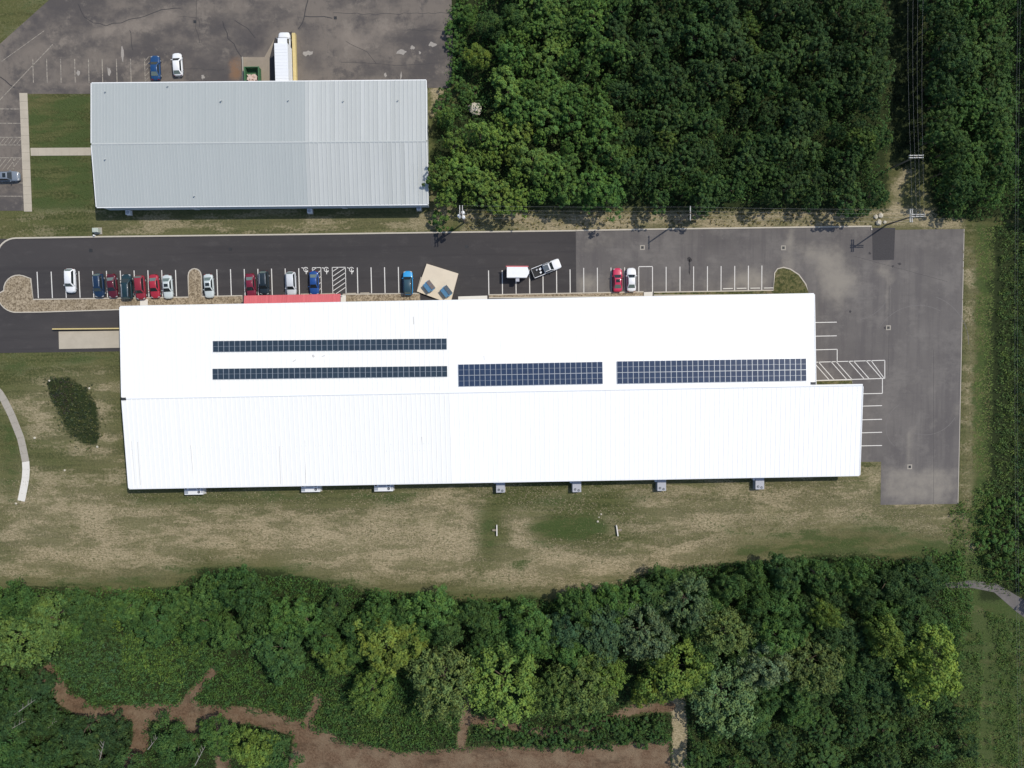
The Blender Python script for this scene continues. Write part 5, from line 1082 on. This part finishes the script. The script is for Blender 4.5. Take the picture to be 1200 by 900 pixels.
cover('undergrowth', [(592,-40),(590,40),(594,100),(524,140),(512,185),(522,228),(560,240),(1030,240),(1034,150),(1030,-40)], 1.5, 4.2, 0.36, blend(G_MID, G_DARK, 0.6), 'dark leafy undergrowth beneath the dense wood')
cover('undergrowth', [(525,-30),(600,-30),(600,40),(575,110),(515,150),(525,100)], 1.2, 0.9, 0.36, G_MID, 'rough green thicket between yard and wood')
cover('undergrowth', WOOD_E, 1.6, 2.6, 0.38, blend(G_MID, G_DARK, 0.4), 'dark undergrowth of the east strip')
cover('undergrowth', BELT, 2.2, 1.2, 0.32, blend(G_DARK, G_MID, 0.15), 'leafy undergrowth of the southern belt')
cover('undergrowth', [(70,745),(250,735),(265,780),(215,825),(150,826),(110,835),(62,790)], 2.2, 1.3, 0.36, blend(G_MID, G_BLUE, 0.35), 'low blue-green brambles around the mulch track')
cover('undergrowth', [(240,770),(420,775),(545,800),(540,865),(470,880),(400,862),(300,826),(225,820)], 2.2, 1.2, 0.36, blend(G_MID, G_DARK, 0.3), 'low green brambles north of the dirt yard')
cover('undergrowth', [(-30,690),(230,688),(330,672),(440,694),(640,704),(700,692),(860,660),(1000,656),(1110,660),(1110,690),(860,690),(640,730),(-30,725)], 1.4, 0.8, 0.34, G_MID, 'tall green weeds fringing the dry grass')
cover('undergrowth', [(430,690),(640,704),(700,692),(690,712),(560,722),(430,712)], 1.2, 0.7, 0.30, blend(G_MID, G_OLIVE, 0.3), 'ragged weeds where the belt meets the dry grass')
cover('undergrowth', [(150,690),(240,690),(250,740),(215,800),(150,795),(140,740)], 2.0, 1.9, 0.34, blend(G_YEL, G_MID, 0.55), 'yellowish tangle of shrubs above the mulch track')
cover('undergrowth', [(70,725),(130,712),(150,760),(140,800),(95,805),(62,775)], 1.6, 1.9, 0.32, blend(G_BLUE, G_MID, 0.2), 'bluish low shrub mass above the mulch track')
cover('undergrowth', [(330,815),(400,800),(500,830),(470,870),(400,850)], 1.2, 1.5, 0.34, blend(G_OLIVE, G_MID, 0.4), 'olive brambles beside the dirt yard')
cover('undergrowth', [(830,840),(960,830),(1110,800),(1130,930),(815,930)], 1.6, 1.7, 0.36, blend(G_OLIVE, G_DARK, 0.55), 'dull olive scrub east of the pale gravel track')
cover('undergrowth', [(1036,-30),(1082,-30),(1082,190),(1050,200),(1040,150)], 1.6, 0.5, 0.34, (0.018, 0.028, 0.012), 'low growth in the pole corridor with tree shade in its colour')  # near-black leaf colour paints in the shade of the trees alongside
cover('tall_weeds', [(1168,262),(1172,330),(1166,380),(1170,440),(1163,500),(1166,560),(1156,620),(1150,690),(1215,700),(1215,262)], 2.0, 0.8, 0.30, blend(G_OLIVE, G_MID, 0.45), 'tall grey-green weeds along the east edge', tint_sd=0.2)
cover('tall_weeds', [(1190,262),(1220,262),(1220,600),(1188,600)], 1.6, 1.5, 0.34, G_DEEP, 'brush on the far east edge with tree shade in its colour')  # deepest green stands in for the shade of trees along the border
cover('tall_weeds', [(1110,700),(1215,735),(1215,940),(1125,940)], 2.8, 0.8, 0.28, blend(G_MID, G_OLIVE, 0.35), 'tall green weeds beside the grey path')
cover('garden_plants', [(55,448),(66,441),(80,443),(92,449),(104,452),(108,466),(113,480),(118,500),(116,512),(113,523),(104,521),(97,517),(88,516),(78,508),(74,497),(66,485),(60,470),(57,460)], 3.2, 0.22, 0.2, (0.030, 0.042, 0.032), 'low dark plants of the rain garden', rad=(0.1,0.3), per=6, avoid_soil=False, tint_sd=0.25)
cover('garden_plants', [(50,440),(108,445),(124,500),(118,530),(92,526),(70,505),(52,465)], 1.6, 0.3, 0.24, (0.075, 0.085, 0.04), 'straggling olive plants round the rain garden edge', rad=(0.1,0.35), per=6, avoid_soil=False, tint_sd=0.25)
cover('garden_plants', [(60,448),(84,446),(90,470),(76,490),(64,470)], 3, 0.3, 0.2, (0.06, 0.045, 0.04), 'brownish plants in the rain garden', rad=(0.1,0.3), per=6, avoid_soil=False)
cover('verge_weeds', [(545,247),(1035,245),(1035,263),(545,270)], 1.6, 0.35, 0.24, (0.17, 0.145, 0.062), 'dry brown weeds on the verge north of the kerb', rad=(0.1,0.35), per=6, avoid_soil=False, tint_sd=0.25)
LUSHP = [[(632,606),(690,603),(705,618),(690,632),(630,632),(618,620)], [(860,625),(1000,612),(1110,630),(1110,660),(840,665)], [(560,600),(585,590),(590,650),(625,655),(610,668),(560,650)], [(0,676),(240,656),(330,650),(430,680),(640,692),(640,720),(0,720)]]
def blades(name, poly, dens, ln, col, label, flat=0.35, skip=True):
    w_ = np.array(PL(poly)); lo, hi = w_.min(0), w_.max(0); k = int((hi-lo).prod()*dens)
    p = rng.uniform(lo, hi, (k,2)); p = p[inside(p[:,0], p[:,1], [tuple(q) for q in w_])]; 
    f = np.sin(p[:,0]*0.55+np.sin(p[:,1]*0.5)*1.7)+np.sin(p[:,1]*0.8+p[:,0]*0.23)+rng.normal(0,0.7,len(p)); p = p[f > -0.5]
    if skip:
        for q in LUSHP: p = p[~inside(p[:,0], p[:,1], PL(q))]
    k = len(p)
    a = rng.normal(0.4, 1.0, k); L_ = ln*rng.uniform(0.5,1.4,k); w2 = L_*0.16; el = rng.uniform(0.05, flat, k)
    d = np.c_[np.cos(a), np.sin(a)]; n_ = np.c_[-d[:,1], d[:,0]]
    v0 = np.c_[p-n_*w2[:,None], np.full(k, 0.01)]; v1 = np.c_[p+n_*w2[:,None], np.full(k, 0.01)]; v2 = np.c_[p+d*L_[:,None], 0.02+L_*el]
    vt = np.stack([v0, v1, v2], 1).reshape(-1,3); me = bpy.data.meshes.new(name); me.vertices.add(k*3); me.vertices.foreach_set('co', vt.ravel().astype(np.float32))
    me.loops.add(k*3); me.loops.foreach_set('vertex_index', np.arange(k*3, dtype=np.int32)); me.polygons.add(k); me.polygons.foreach_set('loop_start', np.arange(0, k*3, 3, dtype=np.int32)); me.update(calc_edges=True)
    t = me.attributes.new('tint', 'FLOAT', 'FACE'); t.data.foreach_set('value', np.clip(rng.normal(0.38, 0.18, k), 0, 0.75).astype(np.float32)); me.materials.append(M['blade'])
    o = link(name, me, color=col); prop(o, label, 'grass', kind='stuff'); return o
FIELD = [(0,560),(145,575),(1010,562),(1030,590),(1120,600),(1110,645),(860,655),(700,690),(400,692),(330,665),(200,688),(0,688)]
blades('dry_grass', FIELD, 7, 0.30, (0.31, 0.262, 0.168), 'dry straw-coloured grass south of the warehouse')
blades('green_grass', FIELD, 9, 0.28, (0.135, 0.135, 0.062), 'green tufts among the dry grass', skip=False)
blades('dry_grass', [(0,415),(142,412),(148,575),(30,580),(0,560)], 4, 0.28, (0.17, 0.16, 0.072), 'yellowing grass of the west lawn')
blades('dry_grass', [(1128,270),(1162,265),(1158,640),(1126,620)], 9, 0.36, (0.16, 0.145, 0.065), 'rough yellowing grass beside the grey lot')
blades('green_grass', [(1144,268),(1166,266),(1160,640),(1138,630)], 14, 0.4, (0.115, 0.16, 0.045), 'fresh green grass beside the tall weeds', skip=False)
cover('tall_weeds', [(1112,600),(1165,560),(1160,690),(1120,670)], 2.0, 0.6, 0.30, blend(G_MID, G_OLIVE, 0.3), 'ragged green weeds at the lot corner', avoid_soil=False)
cover('tall_weeds', [(1078,640),(1125,655),(1140,700),(1120,800),(1100,760),(1105,690)], 2.5, 1.2, 0.32, G_MID, 'tall green weeds at the belt end', avoid_soil=False)
blades('green_grass', [(1100,600),(1160,590),(1150,690),(1110,660)], 9, 0.45, (0.085, 0.125, 0.035), 'rough green grass at the belt end')
